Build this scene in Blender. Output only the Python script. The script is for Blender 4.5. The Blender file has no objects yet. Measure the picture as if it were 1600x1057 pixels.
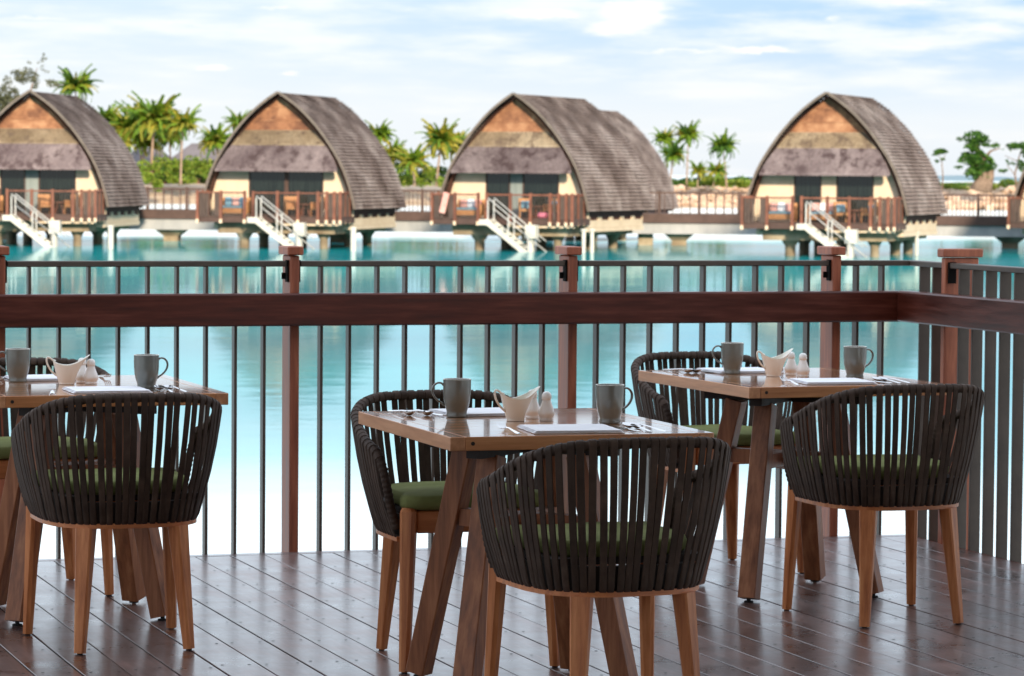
import bpy, math, random
from mathutils import Vector, Matrix, noise as mnoise

random.seed(7)
S = bpy.context.scene
COL = S.collection
R = math.radians

# ------------------------------------------------------------------ camera
CAM_H = 1.434
YAW, PITCH, ROLL = 0.3130, 0.05002, 0.00778
FPX = 5120.7                                   # focal length in pixels of a 1600 wide picture
fwd = Vector((math.sin(YAW)*math.cos(PITCH), math.cos(YAW)*math.cos(PITCH), -math.sin(PITCH)))
rgt0 = Vector((math.cos(YAW), -math.sin(YAW), 0)); up0 = rgt0.cross(fwd)
rgt = rgt0*math.cos(ROLL) + up0*math.sin(ROLL)
upv = up0*math.cos(ROLL) - rgt0*math.sin(ROLL)
cd = bpy.data.cameras.new('camera'); cam = bpy.data.objects.new('camera', cd); COL.objects.link(cam)
M = Matrix.Identity(4)
for i in range(3):
    M[i][0] = rgt[i]; M[i][1] = upv[i]; M[i][2] = -fwd[i]
M[2][3] = CAM_H
cam.matrix_world = M
cd.sensor_width = 36; cd.lens = 36*FPX/1600
cd.clip_start = 0.1; cd.clip_end = 60000
cd.dof.use_dof = True; cd.dof.focus_distance = 8.9; cd.dof.aperture_fstop = 13
S.camera = cam

def at(px, py, dist):
    """point of the place seen at a photograph position, a given distance ahead"""
    return Vector((0, 0, CAM_H)) + dist*(fwd + rgt*((px-800)/FPX) - upv*((py-528.5)/FPX))

# ------------------------------------------------------------------ world
SUN_EL, SUN_AZ = R(21), R(186)                # azimuth clockwise from +Y: low, straight behind the camera
w = bpy.data.worlds.new('World'); S.world = w; w.use_nodes = True
nt = w.node_tree; N = nt.nodes; L = nt.links
for n in list(N): N.remove(n)
def wn(t, **k):
    n = N.new(t)
    for a, b in k.items(): setattr(n, a, b)
    return n
def wm(op, a, b=None, c=None):
    n = N.new('ShaderNodeMath'); n.operation = op
    for i, v in enumerate((a, b, c)):
        if v is None: continue
        if isinstance(v, (int, float)): n.inputs[i].default_value = v
        else: L.new(v, n.inputs[i])
    return n.outputs[0]
sky = wn('ShaderNodeTexSky', sky_type='NISHITA', sun_disc=False, sun_elevation=SUN_EL, sun_rotation=SUN_AZ)
sky.air_density = 1.2; sky.dust_density = 0.6; sky.ozone_density = 1.5
tc = wn('ShaderNodeTexCoord'); sp = wn('ShaderNodeSeparateXYZ'); L.new(tc.outputs['Generated'], sp.inputs[0])
az = wm('ARCTAN2', sp.outputs[0], sp.outputs[1]); el = wm('ARCSINE', sp.outputs[2])
cmb = wn('ShaderNodeCombineXYZ'); L.new(wm('MULTIPLY', az, 14.0), cmb.inputs[0]); L.new(wm('MULTIPLY', el, 80.0), cmb.inputs[1])
nz = wn('ShaderNodeTexNoise'); nz.inputs['Scale'].default_value = 1.6; nz.inputs['Detail'].default_value = 7; nz.inputs['Roughness'].default_value = .55
L.new(cmb.outputs[0], nz.inputs['Vector'])
cmb2 = wn('ShaderNodeCombineXYZ'); L.new(wm('MULTIPLY', az, 60.0), cmb2.inputs[0]); L.new(wm('MULTIPLY', el, 260.0), cmb2.inputs[1])
nz2 = wn('ShaderNodeTexNoise'); nz2.inputs['Scale'].default_value = 1.5; nz2.inputs['Detail'].default_value = 6; nz2.inputs['Roughness'].default_value = .6
L.new(cmb2.outputs[0], nz2.inputs['Vector'])
wsp = wn('ShaderNodeSeparateColor'); L.new(nz2.outputs['Color'], wsp.inputs[0])
azw = wm('ADD', az, wm('MULTIPLY', wm('SUBTRACT', wsp.outputs[0], .5), .016))
elw = wm('ADD', el, wm('MULTIPLY', wm('SUBTRACT', wsp.outputs[1], .5), .006))
def dir_of(px, py):
    d = at(px, py, 1) - Vector((0, 0, CAM_H)); d.normalize()
    return math.atan2(d.x, d.y), math.asin(d.z)
clouds = [(835, 20, 60, 9, .8), (870, 24, 30, 6, .5), (990, 28, 55, 26, .9), (1000, 8, 45, 12, .6), (940, 46, 40, 10, .5), (1190, 77, 60, 5, .95), (1060, 82, 90, 5, .6),
          (1420, 70, 130, 10, .55), (1300, 28, 26, 8, .6), (1530, 45, 90, 12, .6), (1420, 5, 110, 9, .6),
          (328, 106, 38, 8, .85), (453, 116, 22, 5, .7), (430, 12, 40, 4, .6), (60, 28, 70, 6, .6), (270, 36, 80, 5, .5), (30, 88, 50, 6, .5), (120, 135, 160, 12, .5)]
tot = None
for (cx, cy, sx, sy, a) in clouds:
    a0, e0 = dir_of(cx, cy)
    gx = wm('DIVIDE', wm('SUBTRACT', azw, a0), sx/FPX); gy = wm('DIVIDE', wm('SUBTRACT', elw, e0), sy/FPX)
    g = wm('MULTIPLY', wm('EXPONENT', wm('MULTIPLY', wm('ADD', wm('MULTIPLY', gx, gx), wm('MULTIPLY', gy, gy)), -1.0)), a)
    tot = g if tot is None else wm('ADD', tot, g)
def smooth(x, a, b):
    n = wn('ShaderNodeMapRange', interpolation_type='SMOOTHSTEP'); n.clamp = True
    L.new(x, n.inputs[0]); n.inputs[1].default_value = a; n.inputs[2].default_value = b; return n.outputs[0]
cl = wm('MAXIMUM', smooth(tot, .22, .75), wm('MULTIPLY', smooth(nz.outputs['Fac'], .52, .72), .45))
# high thin veil: pale blue sky, whiter towards the horizon and higher up
veil = wn('ShaderNodeMixRGB'); veil.inputs[1].default_value = (.86, .94, 1.05, 1); veil.inputs[2].default_value = (.40, .66, 1.03, 1)
hb = smooth(el, .012, .05)                      # pale near the horizon
blu = wm('MULTIPLY', hb, smooth(nz.outputs['Fac'], .65, .35))
az_r, _ = dir_of(300, 100); az_q, _ = dir_of(1450, 100)
side = wn('ShaderNodeMapRange'); L.new(az, side.inputs[0]); side.inputs[1].default_value = az_r; side.inputs[2].default_value = az_q
side.inputs[3].default_value = .45; side.inputs[4].default_value = 1.0
high = wm('SUBTRACT', 1.0, smooth(el, .055, .16))
L.new(wm('MULTIPLY', wm('MULTIPLY', blu, side.outputs[0]), wm('ADD', wm('MULTIPLY', high, .85), .15)), veil.inputs[0])
cm = wn('ShaderNodeMixRGB'); L.new(cl, cm.inputs[0]); L.new(veil.outputs[0], cm.inputs[1]); cm.inputs[2].default_value = (1.02, 1.03, 1.07, 1)
b1 = wn('ShaderNodeBackground'); b1.inputs[1].default_value = .10; L.new(sky.outputs[0], b1.inputs[0])
b2 = wn('ShaderNodeBackground'); L.new(wm('MULTIPLY', wm('ADD', 1.0, wm('MULTIPLY', smooth(el, .045, .20), .7)), .63), b2.inputs[1]); L.new(cm.outputs[0], b2.inputs[0])
mx = wn('ShaderNodeMixShader'); mx.inputs[0].default_value = .86; L.new(b1.outputs[0], mx.inputs[1]); L.new(b2.outputs[0], mx.inputs[2])
wo = wn('ShaderNodeOutputWorld'); L.new(mx.outputs[0], wo.inputs[0])

sl = bpy.data.lights.new('sun', 'SUN'); sl.energy = 4.4; sl.angle = R(5); sl.color = (1, .83, .62)
so = bpy.data.objects.new('sun', sl); COL.objects.link(so)
sd = Vector((math.sin(SUN_AZ)*math.cos(SUN_EL), math.cos(SUN_AZ)*math.cos(SUN_EL), math.sin(SUN_EL)))
so.rotation_euler = (-sd).to_track_quat('-Z', 'Y').to_euler(); so.location = (10, -10, 20)

S.view_settings.view_transform = 'Standard'; S.view_settings.look = 'None'
S.view_settings.exposure = 0.68; S.view_settings.gamma = 1
S.view_settings.use_curve_mapping = False
S.cycles.max_bounces = 8; S.cycles.transparent_max_bounces = 8
S.cycles.caustics_reflective = False; S.cycles.caustics_refractive = False
S.cycles.sample_clamp_indirect = 6
S.cycles.use_denoising = True

# ------------------------------------------------------------------ materials
def newmat(name):
    m = bpy.data.materials.new(name); m.use_nodes = True
    b = m.node_tree.nodes['Principled BSDF']
    return m, m.node_tree, b
def nd(nt, t, **k):
    n = nt.nodes.new(t)
    for a, b in k.items():
        if a in n.inputs.keys(): n.inputs[a].default_value = b
        else: setattr(n, a, b)
    return n
def ramp(nt, fac, stops):
    r = nt.nodes.new('ShaderNodeValToRGB'); nt.links.new(fac, r.inputs[0])
    e = r.color_ramp.elements
    while len(e) > 1: e.remove(e[-1])
    e[0].position = stops[0][0]; e[0].color = (*stops[0][1], 1)
    for p, c in stops[1:]:
        x = e.new(p); x.color = (*c, 1)
    return r.outputs[0]
def coords(nt, scale=(1, 1, 1), rnd=True, space='Object', rot=(0, 0, 0)):
    tc = nt.nodes.new('ShaderNodeTexCoord'); mp = nt.nodes.new('ShaderNodeMapping')
    nt.links.new(tc.outputs[space], mp.inputs[0]); mp.inputs['Scale'].default_value = scale; mp.inputs['Rotation'].default_value = rot
    if rnd:
        oi = nt.nodes.new('ShaderNodeObjectInfo'); ml = nt.nodes.new('ShaderNodeMath'); ml.operation = 'MULTIPLY'; ml.inputs[1].default_value = 37.0
        nt.links.new(oi.outputs['Random'], ml.inputs[0])
        cb = nt.nodes.new('ShaderNodeCombineXYZ'); nt.links.new(ml.outputs[0], cb.inputs[0]); nt.links.new(ml.outputs[0], cb.inputs[1])
        nt.links.new(cb.outputs[0], mp.inputs['Location'])
    return mp.outputs[0]
def noisy(name, stops, scale=5, detail=4, stretch=(1, 1, 1), rough=.5, rvar=0, bump=0, bscale=None, bdist=.002, metal=0, spec=.5, rnd=True, coat=0, tone=0, rot=(0, 0, 0), sheen=0):
    m, nt, b = newmat(name)
    v = coords(nt, stretch, rnd, rot=rot)
    n = nd(nt, 'ShaderNodeTexNoise', Scale=scale, Detail=detail, Roughness=.6); nt.links.new(v, n.inputs['Vector'])
    c = ramp(nt, n.outputs['Fac'], stops)
    if tone:
        oi = nt.nodes.new('ShaderNodeObjectInfo'); mr = nd(nt, 'ShaderNodeMapRange'); nt.links.new(oi.outputs['Random'], mr.inputs[0])
        mr.inputs[3].default_value = 1-tone; mr.inputs[4].default_value = 1+tone
        hs = nd(nt, 'ShaderNodeHueSaturation'); nt.links.new(c, hs.inputs['Color']); nt.links.new(mr.outputs[0], hs.inputs['Value']); c = hs.outputs[0]
    nt.links.new(c, b.inputs['Base Color'])
    b.inputs['Roughness'].default_value = rough; b.inputs['Metallic'].default_value = metal
    b.inputs['Specular IOR Level'].default_value = spec
    b.inputs['Coat Weight'].default_value = coat; b.inputs['Coat Roughness'].default_value = .06
    b.inputs['Sheen Weight'].default_value = sheen
    if rvar:
        mr = nd(nt, 'ShaderNodeMapRange'); nt.links.new(n.outputs['Fac'], mr.inputs[0]); mr.inputs[1].default_value = .3; mr.inputs[2].default_value = .7
        mr.inputs[3].default_value = rough-rvar; mr.inputs[4].default_value = rough+rvar; nt.links.new(mr.outputs[0], b.inputs['Roughness'])
    if bump:
        n2 = nd(nt, 'ShaderNodeTexNoise', Scale=bscale or scale*3, Detail=5); nt.links.new(v, n2.inputs['Vector'])
        bp = nd(nt, 'ShaderNodeBump', Strength=bump, Distance=bdist); nt.links.new(n2.outputs['Fac'], bp.inputs['Height']); nt.links.new(bp.outputs[0], b.inputs['Normal'])
    return m

def wood(name, dark, mid, light, axis='Z', rough=.42, bump=.25, tone=.12, coat=0, fine=60):
    st = {'X': (1.2, 14, 14), 'Y': (14, 1.2, 14), 'Z': (14, 14, 1.2)}[axis]
    return noisy(name, [(.28, dark), (.5, mid), (.72, light)], scale=3.2, detail=8, stretch=st, rough=rough, rvar=.08, bump=bump, bscale=9, bdist=.0012, tone=tone, coat=coat)

W_leg = wood('warm_teak', (.32, .095, .032), (.54, .195, .072), (.70, .30, .125), 'Z')
W_legd = wood('brown_teak', (.13, .042, .016), (.26, .095, .040), (.40, .17, .078), 'Z')
W_topX = wood('table_wood_x', (.36, .14, .05), (.50, .215, .085), (.62, .30, .13), 'X', rough=.16, bump=.03, coat=1)
W_topY = wood('table_wood_y', (.34, .13, .05), (.48, .205, .085), (.60, .29, .13), 'Y', rough=.16, bump=.03, coat=1)
W_sideX = wood('table_edge_x', (.36, .13, .045), (.50, .205, .08), (.62, .29, .125), 'X', rough=.45); W_sideY = wood('table_edge_y', (.40, .17, .075), (.54, .25, .12), (.66, .34, .18), 'Y', rough=.45)
W_topX['sides'] = 'table_edge_x'; W_topY['sides'] = 'table_edge_y'
W_apron = wood('apron_teak', (.34, .10, .033), (.52, .18, .062), (.66, .26, .10), 'X')
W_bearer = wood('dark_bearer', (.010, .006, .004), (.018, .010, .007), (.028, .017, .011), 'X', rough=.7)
W_post = wood('merbau_post', (.17, .040, .017), (.30, .080, .035), (.45, .145, .07), 'Z', rough=.5)
W_beamX = wood('merbau_beam_x', (.036, .006, .003), (.075, .015, .008), (.13, .033, .020), 'X', rough=.38, bump=.3)
W_beamY = wood('merbau_beam_y', (.036, .006, .003), (.075, .015, .008), (.13, .033, .020), 'Y', rough=.38, bump=.3)
for mm_ in (W_beamX, W_beamY, W_legd, W_leg): mm_.node_tree.nodes['Principled BSDF'].inputs['Specular IOR Level'].default_value = .3
MET = noisy('bronze_metal', [(.3, (.060, .043, .033)), (.7, (.092, .068, .052))], scale=8, rough=.45, spec=.4)
BLACK = noisy('black_bracket_shadow', [(.3, (.005, .004, .004)), (.7, (.010, .008, .007))], rough=.8, spec=.1)
STEEL = noisy('cutlery_steel', [(.3, (.55, .55, .56)), (.7, (.68, .68, .69))], rough=.12, metal=1)
CORD = noisy('brown_cord', [(.3, (.038, .023, .016)), (.6, (.068, .043, .031)), (.8, (.115, .078, .058))], scale=14, detail=6, stretch=(1, 1, 1), rough=.75, bump=.6, bscale=260, bdist=.0008, tone=.16, spec=.3)
CUSH = noisy('olive_canvas', [(.3, (.14, .158, .050)), (.7, (.205, .222, .082))], scale=9, rough=.85, bump=.35, bscale=400, bdist=.0006, spec=.2)
MUG = noisy('grey_glaze', [(.3, (.135, .143, .130)), (.7, (.175, .183, .165))], scale=12, rough=.14, spec=.6)
MUGIN = noisy('cream_glaze', [(.3, (.72, .68, .6)), (.7, (.78, .75, .68))], scale=12, rough=.15)
CREAM = noisy('cream_porcelain', [(.3, (.82, .77, .67)), (.7, (.87, .82, .74))], scale=5, rough=.14)
WHITE = noisy('white_porcelain', [(.3, (.80, .78, .75)), (.7, (.85, .83, .80))], scale=5, rough=.12)
LINEN = noisy('white_linen', [(.3, (.78, .78, .82)), (.7, (.86, .86, .89))], scale=14, rough=.85, bump=.3, bscale=300, bdist=.0008)
RUBBER = noisy('rubber_foot', [(.3, (.012, .012, .012)), (.7, (.02, .02, .02))], rough=.7)

# deck board: stained hardwood, worn, half glossy
def deckmat():
    m, nt, b = newmat('stained_deck_board')
    v = coords(nt, (1, 1, 1), True); vs = coords(nt, (18, 1.0, 18), True)
    g = nd(nt, 'ShaderNodeTexNoise', Scale=3, Detail=8, Roughness=.65); nt.links.new(vs, g.inputs['Vector'])
    p = nd(nt, 'ShaderNodeTexNoise', Scale=3.4, Detail=7, Roughness=.68); nt.links.new(v, p.inputs['Vector'])
    c1 = ramp(nt, g.outputs['Fac'], [(.3, (.056, .027, .022)), (.55, (.095, .050, .042)), (.75, (.15, .086, .074))])
    c2 = ramp(nt, p.outputs['Fac'], [(.36, (.45, .42, .42)), (.5, (1, 1, 1)), (.66, (1.7, 1.6, 1.55))])
    mxn = nd(nt, 'ShaderNodeMixRGB', blend_type='MULTIPLY'); mxn.inputs[0].default_value = 1
    nt.links.new(c1, mxn.inputs[1]); nt.links.new(c2, mxn.inputs[2])
    oi = nt.nodes.new('ShaderNodeObjectInfo'); mr = nd(nt, 'ShaderNodeMapRange'); nt.links.new(oi.outputs['Random'], mr.inputs[0])
    mr.inputs[3].default_value = .8; mr.inputs[4].default_value = 1.25
    hs = nd(nt, 'ShaderNodeHueSaturation'); nt.links.new(mxn.outputs[0], hs.inputs['Color']); nt.links.new(mr.outputs[0], hs.inputs['Value'])
    nt.links.new(hs.outputs[0], b.inputs['Base Color'])
    rr = nd(nt, 'ShaderNodeMapRange'); nt.links.new(p.outputs['Fac'], rr.inputs[0]); rr.inputs[1].default_value = .32; rr.inputs[2].default_value = .68
    rr.inputs[3].default_value = .22; rr.inputs[4].default_value = .46; b.inputs['Coat Weight'].default_value = .5; b.inputs['Coat Roughness'].default_value = .19; nt.links.new(rr.outputs[0], b.inputs['Roughness'])
    b.inputs['Specular IOR Level'].default_value = 1.0
    bp = nd(nt, 'ShaderNodeBump', Strength=.35, Distance=.0015); nt.links.new(g.outputs['Fac'], bp.inputs['Height'])
    bp2 = nd(nt, 'ShaderNodeBump', Strength=.25, Distance=.004); nt.links.new(p.outputs['Fac'], bp2.inputs['Height']); nt.links.new(bp.outputs[0], bp2.inputs['Normal'])
    nt.links.new(bp2.outputs[0], b.inputs['Normal'])
    return m
DECK = deckmat()

def watermat():
    m, nt, b = newmat('lagoon_water')
    for n in list(nt.nodes): nt.nodes.remove(n)
    out = nd(nt, 'ShaderNodeOutputMaterial')
    v = coords(nt, (1, 1, 1), False)
    n1 = nd(nt, 'ShaderNodeTexNoise', Scale=1.3, Detail=3, Roughness=.55); nt.links.new(v, n1.inputs['Vector'])
    v2 = coords(nt, (.35, 1, 1), False, rot=(0, 0, .31))
    n2 = nd(nt, 'ShaderNodeTexNoise', Scale=.22, Detail=3, Roughness=.5); nt.links.new(v2, n2.inputs['Vector'])
    bp = nd(nt, 'ShaderNodeBump', Strength=1, Distance=.0042); nt.links.new(n1.outputs['Fac'], bp.inputs['Height'])
    bp2 = nd(nt, 'ShaderNodeBump', Strength=1, Distance=.012); nt.links.new(n2.outputs['Fac'], bp2.inputs['Height']); nt.links.new(bp.outputs[0], bp2.inputs['Normal'])
    n3 = nd(nt, 'ShaderNodeTexNoise', Scale=.05, Detail=4); nt.links.new(v2, n3.inputs['Vector'])
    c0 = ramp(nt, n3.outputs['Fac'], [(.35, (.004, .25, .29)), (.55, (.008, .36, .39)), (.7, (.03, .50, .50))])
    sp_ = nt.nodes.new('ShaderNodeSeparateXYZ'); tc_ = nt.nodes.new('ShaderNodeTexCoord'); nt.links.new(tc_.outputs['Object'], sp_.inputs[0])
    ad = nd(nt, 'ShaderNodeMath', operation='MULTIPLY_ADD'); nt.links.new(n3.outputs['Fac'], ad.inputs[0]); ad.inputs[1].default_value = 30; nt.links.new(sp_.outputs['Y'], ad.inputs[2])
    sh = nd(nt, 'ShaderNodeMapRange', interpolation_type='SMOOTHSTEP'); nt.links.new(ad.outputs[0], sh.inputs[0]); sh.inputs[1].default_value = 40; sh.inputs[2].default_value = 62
    mxc = nd(nt, 'ShaderNodeMixRGB'); nt.links.new(sh.outputs[0], mxc.inputs[0]); mxc.inputs[1].default_value = (.80, .86, .84, 1); nt.links.new(c0, mxc.inputs[2]); c = mxc.outputs[0]  # paler near the deck: white sky reflection put into the water's body colour
    df = nd(nt, 'ShaderNodeBsdfDiffuse'); nt.links.new(c, df.inputs[0])
    gl = nd(nt, 'ShaderNodeBsdfGlossy', Roughness=.06); gl.inputs[0].default_value = (.90, .975, 1, 1)
    nt.links.new(bp2.outputs[0], gl.inputs['Normal'])
    fr = nd(nt, 'ShaderNodeFresnel', IOR=1.33); nt.links.new(bp2.outputs[0], fr.inputs['Normal'])
    mr = nd(nt, 'ShaderNodeMapRange'); nt.links.new(fr.outputs[0], mr.inputs[0]); mr.inputs[3].default_value = .30; mr.inputs[4].default_value = .76
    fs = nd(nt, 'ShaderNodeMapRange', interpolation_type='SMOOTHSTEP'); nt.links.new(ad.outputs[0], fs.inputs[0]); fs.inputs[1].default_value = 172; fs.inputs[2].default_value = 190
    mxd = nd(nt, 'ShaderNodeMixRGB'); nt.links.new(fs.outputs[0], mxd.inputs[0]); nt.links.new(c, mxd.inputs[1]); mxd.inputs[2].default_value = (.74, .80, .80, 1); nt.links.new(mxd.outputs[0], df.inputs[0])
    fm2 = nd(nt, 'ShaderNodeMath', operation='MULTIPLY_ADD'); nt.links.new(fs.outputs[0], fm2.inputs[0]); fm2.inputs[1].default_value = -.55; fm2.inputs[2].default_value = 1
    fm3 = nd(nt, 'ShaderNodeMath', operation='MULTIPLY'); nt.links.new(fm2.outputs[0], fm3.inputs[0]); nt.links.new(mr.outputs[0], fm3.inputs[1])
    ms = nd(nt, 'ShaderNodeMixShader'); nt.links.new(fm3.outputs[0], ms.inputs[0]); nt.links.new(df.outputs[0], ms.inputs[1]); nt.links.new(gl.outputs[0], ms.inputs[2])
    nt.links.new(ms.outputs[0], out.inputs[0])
    return m
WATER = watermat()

def thatchmat(name, a, b_, c_, moss=None, scale=1.0):
    m, nt, b = newmat(name)
    v = coords(nt, (1, 1, 1), True)
    big = nd(nt, 'ShaderNodeTexNoise', Scale=.5*scale, Detail=9, Roughness=.68); nt.links.new(v, big.inputs['Vector'])
    vs = coords(nt, (4, 2.6, 4), True)
    fine = nd(nt, 'ShaderNodeTexNoise', Scale=2.5, Detail=6, Roughness=.7); nt.links.new(vs, fine.inputs['Vector'])
    c1 = ramp(nt, big.outputs['Fac'], [(.34, a), (.5, b_), (.66, c_)])
    c2 = ramp(nt, fine.outputs['Fac'], [(.3, (.62, .6, .6)), (.5, (1, 1, 1)), (.7, (1.3, 1.28, 1.25))])
    mxn = nd(nt, 'ShaderNodeMixRGB', blend_type='MULTIPLY'); mxn.inputs[0].default_value = 1
    nt.links.new(c1, mxn.inputs[1]); nt.links.new(c2, mxn.inputs[2]); cc = mxn.outputs[0]
    if moss:
        mo = nd(nt, 'ShaderNodeTexNoise', Scale=1.6, Detail=7, Roughness=.7); nt.links.new(v, mo.inputs['Vector'])
        mk = ramp(nt, mo.outputs['Fac'], [(.5, (0, 0, 0)), (.6, (1, 1, 1))])
        m2 = nd(nt, 'ShaderNodeMixRGB'); nt.links.new(mk, m2.inputs[0]); nt.links.new(cc, m2.inputs[1]); m2.inputs[2].default_value = (*moss, 1); cc = m2.outputs[0]
    oi = nt.nodes.new('ShaderNodeObjectInfo'); mr = nd(nt, 'ShaderNodeMapRange'); nt.links.new(oi.outputs['Random'], mr.inputs[0])
    mr.inputs[3].default_value = .88; mr.inputs[4].default_value = 1.18
    hs = nd(nt, 'ShaderNodeHueSaturation'); nt.links.new(cc, hs.inputs['Color']); nt.links.new(mr.outputs[0], hs.inputs['Value']); cc = hs.outputs[0]
    nt.links.new(cc, b.inputs['Base Color']); b.inputs['Roughness'].default_value = .9; b.inputs['Specular IOR Level'].default_value = .2
    bp = nd(nt, 'ShaderNodeBump', Strength=.8, Distance=.05); nt.links.new(fine.outputs['Fac'], bp.inputs['Height']); nt.links.new(bp.outputs[0], b.inputs['Normal'])
    return m
ROOFM = thatchmat('weathered_shingle', (.105, .076, .066), (.19, .15, .135), (.33, .285, .265))
SKIRT_LO = thatchmat('purple_grey_shingle', (.12, .092, .098), (.18, .145, .15), (.27, .225, .23), moss=(.075, .052, .055))
SKIRT_HI = thatchmat('straw_shingle', (.15, .11, .070), (.24, .185, .125), (.34, .28, .20), moss=(.13, .095, .07))
WOVEN = noisy('woven_gable', [(.32, (.12, .048, .026)), (.5, (.27, .118, .058)), (.68, (.43, .23, .125))], scale=1.6, detail=7, stretch=(1, 1, 1), rough=.85)
BARGE = noisy('barge_edge', [(.3, (.11, .088, .075)), (.7, (.18, .15, .128))], scale=3, rough=.9)
EAVE = noisy('dark_red_soffit', [(.3, (.055, .018, .012)), (.7, (.09, .03, .02))], scale=3, rough=.8)
PLASTER = noisy('cream_plaster', [(.3, (.62, .50, .36)), (.7, (.72, .60, .45))], scale=1.5, rough=.9)
CONC = noisy('grey_concrete', [(.3, (.30, .31, .32)), (.7, (.42, .42, .42))], scale=.9, detail=6, rough=.9, stretch=(2, 2, .6))
CONCT = noisy('stained_concrete', [(.3, (.17, .12, .075)), (.55, (.30, .24, .16)), (.75, (.46, .39, .29))], scale=1.2, detail=6, rough=.9)
GLASS = noisy('dark_door_glass', [(.3, (.006, .010, .010)), (.7, (.016, .024, .022))], scale=2, stretch=(5, 5, .3), rough=.1)
CURT = noisy('sheer_curtain', [(.3, (.16, .20, .20)), (.7, (.26, .30, .29))], scale=3, stretch=(6, 6, .2), rough=.8)
RAILW = noisy('red_brown_rail', [(.3, (.12, .040, .023)), (.7, (.21, .075, .042))], scale=3, rough=.6, tone=.15)
RAILD = noisy('dark_slats', [(.3, (.055, .035, .028)), (.7, (.09, .06, .048))], scale=3, rough=.7)
DKW = noisy('dark_walk_timber', [(.3, (.05, .026, .02)), (.7, (.09, .05, .04))], scale=2, rough=.7)
GREYP = noisy('galvanised_rail', [(.3, (.42, .42, .41)), (.7, (.52, .52, .50))], scale=2, rough=.5)
WPAINT = noisy('white_paint', [(.3, (.50, .49, .44)), (.7, (.60, .59, .54))], scale=2, rough=.5)
WICK = noisy('orange_wicker', [(.3, (.36, .16, .06)), (.7, (.52, .27, .12))], scale=6, rough=.7)
BLUEC = noisy('blue_cushion', [(.3, (.10, .25, .36)), (.7, (.20, .38, .48))], scale=6, rough=.8)
PINKC = noisy('pink_cushion', [(.3, (.62, .28, .24)), (.7, (.75, .45, .40))], scale=6, rough=.8)
PINKF = noisy('pink_float', [(.3, (.75, .15, .25)), (.7, (.8, .25, .35))], scale=2, rough=.4)
SAND = noisy('beige_bank', [(.3, (.36, .25, .16)), (.5, (.47, .35, .245)), (.7, (.55, .43, .31))], scale=.5, detail=8, rough=.95)
ROCK = noisy('pink_rock', [(.3, (.30, .19, .12)), (.5, (.50, .36, .26)), (.75, (.68, .54, .42))], scale=.35, detail=6, rough=.95, bump=.6, bscale=2, bdist=.1)
GRASS = noisy('shore_grass', [(.3, (.08, .11, .02)), (.5, (.15, .15, .035)), (.7, (.25, .18, .06))], scale=.08, detail=6, rough=.95)
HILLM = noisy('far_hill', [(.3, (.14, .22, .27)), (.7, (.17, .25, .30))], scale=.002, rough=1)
TRUNK = noisy('palm_trunk', [(.3, (.20, .13, .085)), (.7, (.36, .26, .19))], scale=4, stretch=(1, 1, 3), rough=.9)
BARK = noisy('bark', [(.3, (.12, .08, .055)), (.7, (.24, .17, .12))], scale=3, rough=.95)
SLATE = noisy('far_roof', [(.3, (.10, .09, .10)), (.7, (.15, .135, .145))], scale=.5, rough=.9)
CEIL = noisy('ceiling_timber', [(.3, (.40, .30, .22)), (.7, (.55, .43, .33))], scale=2, stretch=(1, 12, 1), rough=.7)
def leafmat(name, stops, tr=.35):
    m, nt, b = newmat(name)
    ge = nt.nodes.new('ShaderNodeNewGeometry')
    c = ramp(nt, ge.outputs['Random Per Island'], stops)
    nt.links.new(c, b.inputs['Base Color']); b.inputs['Roughness'].default_value = .5; b.inputs['Specular IOR Level'].default_value = .3
    t = nd(nt, 'ShaderNodeBsdfTranslucent'); nt.links.new(c, t.inputs[0])
    ms = nd(nt, 'ShaderNodeMixShader'); ms.inputs[0].default_value = tr
    out = nt.nodes['Material Output']
    nt.links.new(b.outputs[0], ms.inputs[1]); nt.links.new(t.outputs[0], ms.inputs[2]); nt.links.new(ms.outputs[0], out.inputs[0])
    return m
PALM1 = leafmat('palm_green', [(0, (.05, .13, .012)), (.5, (.14, .26, .02)), (1, (.30, .38, .035))])
PALM2 = leafmat('palm_yellow', [(0, (.13, .17, .02)), (.5, (.27, .28, .03)), (1, (.48, .37, .05))])
PALM3 = leafmat('palm_dark', [(0, (.03, .08, .012)), (.5, (.06, .15, .02)), (1, (.12, .22, .03))])
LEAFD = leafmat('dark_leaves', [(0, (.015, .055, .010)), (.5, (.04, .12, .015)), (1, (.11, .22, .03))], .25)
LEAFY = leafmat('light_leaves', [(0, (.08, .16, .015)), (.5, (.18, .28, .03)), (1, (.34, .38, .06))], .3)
LEAFG = leafmat('grey_leaves', [(0, (.06, .07, .035)), (.5, (.11, .12, .06)), (1, (.17, .17, .09))], .3)

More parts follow.
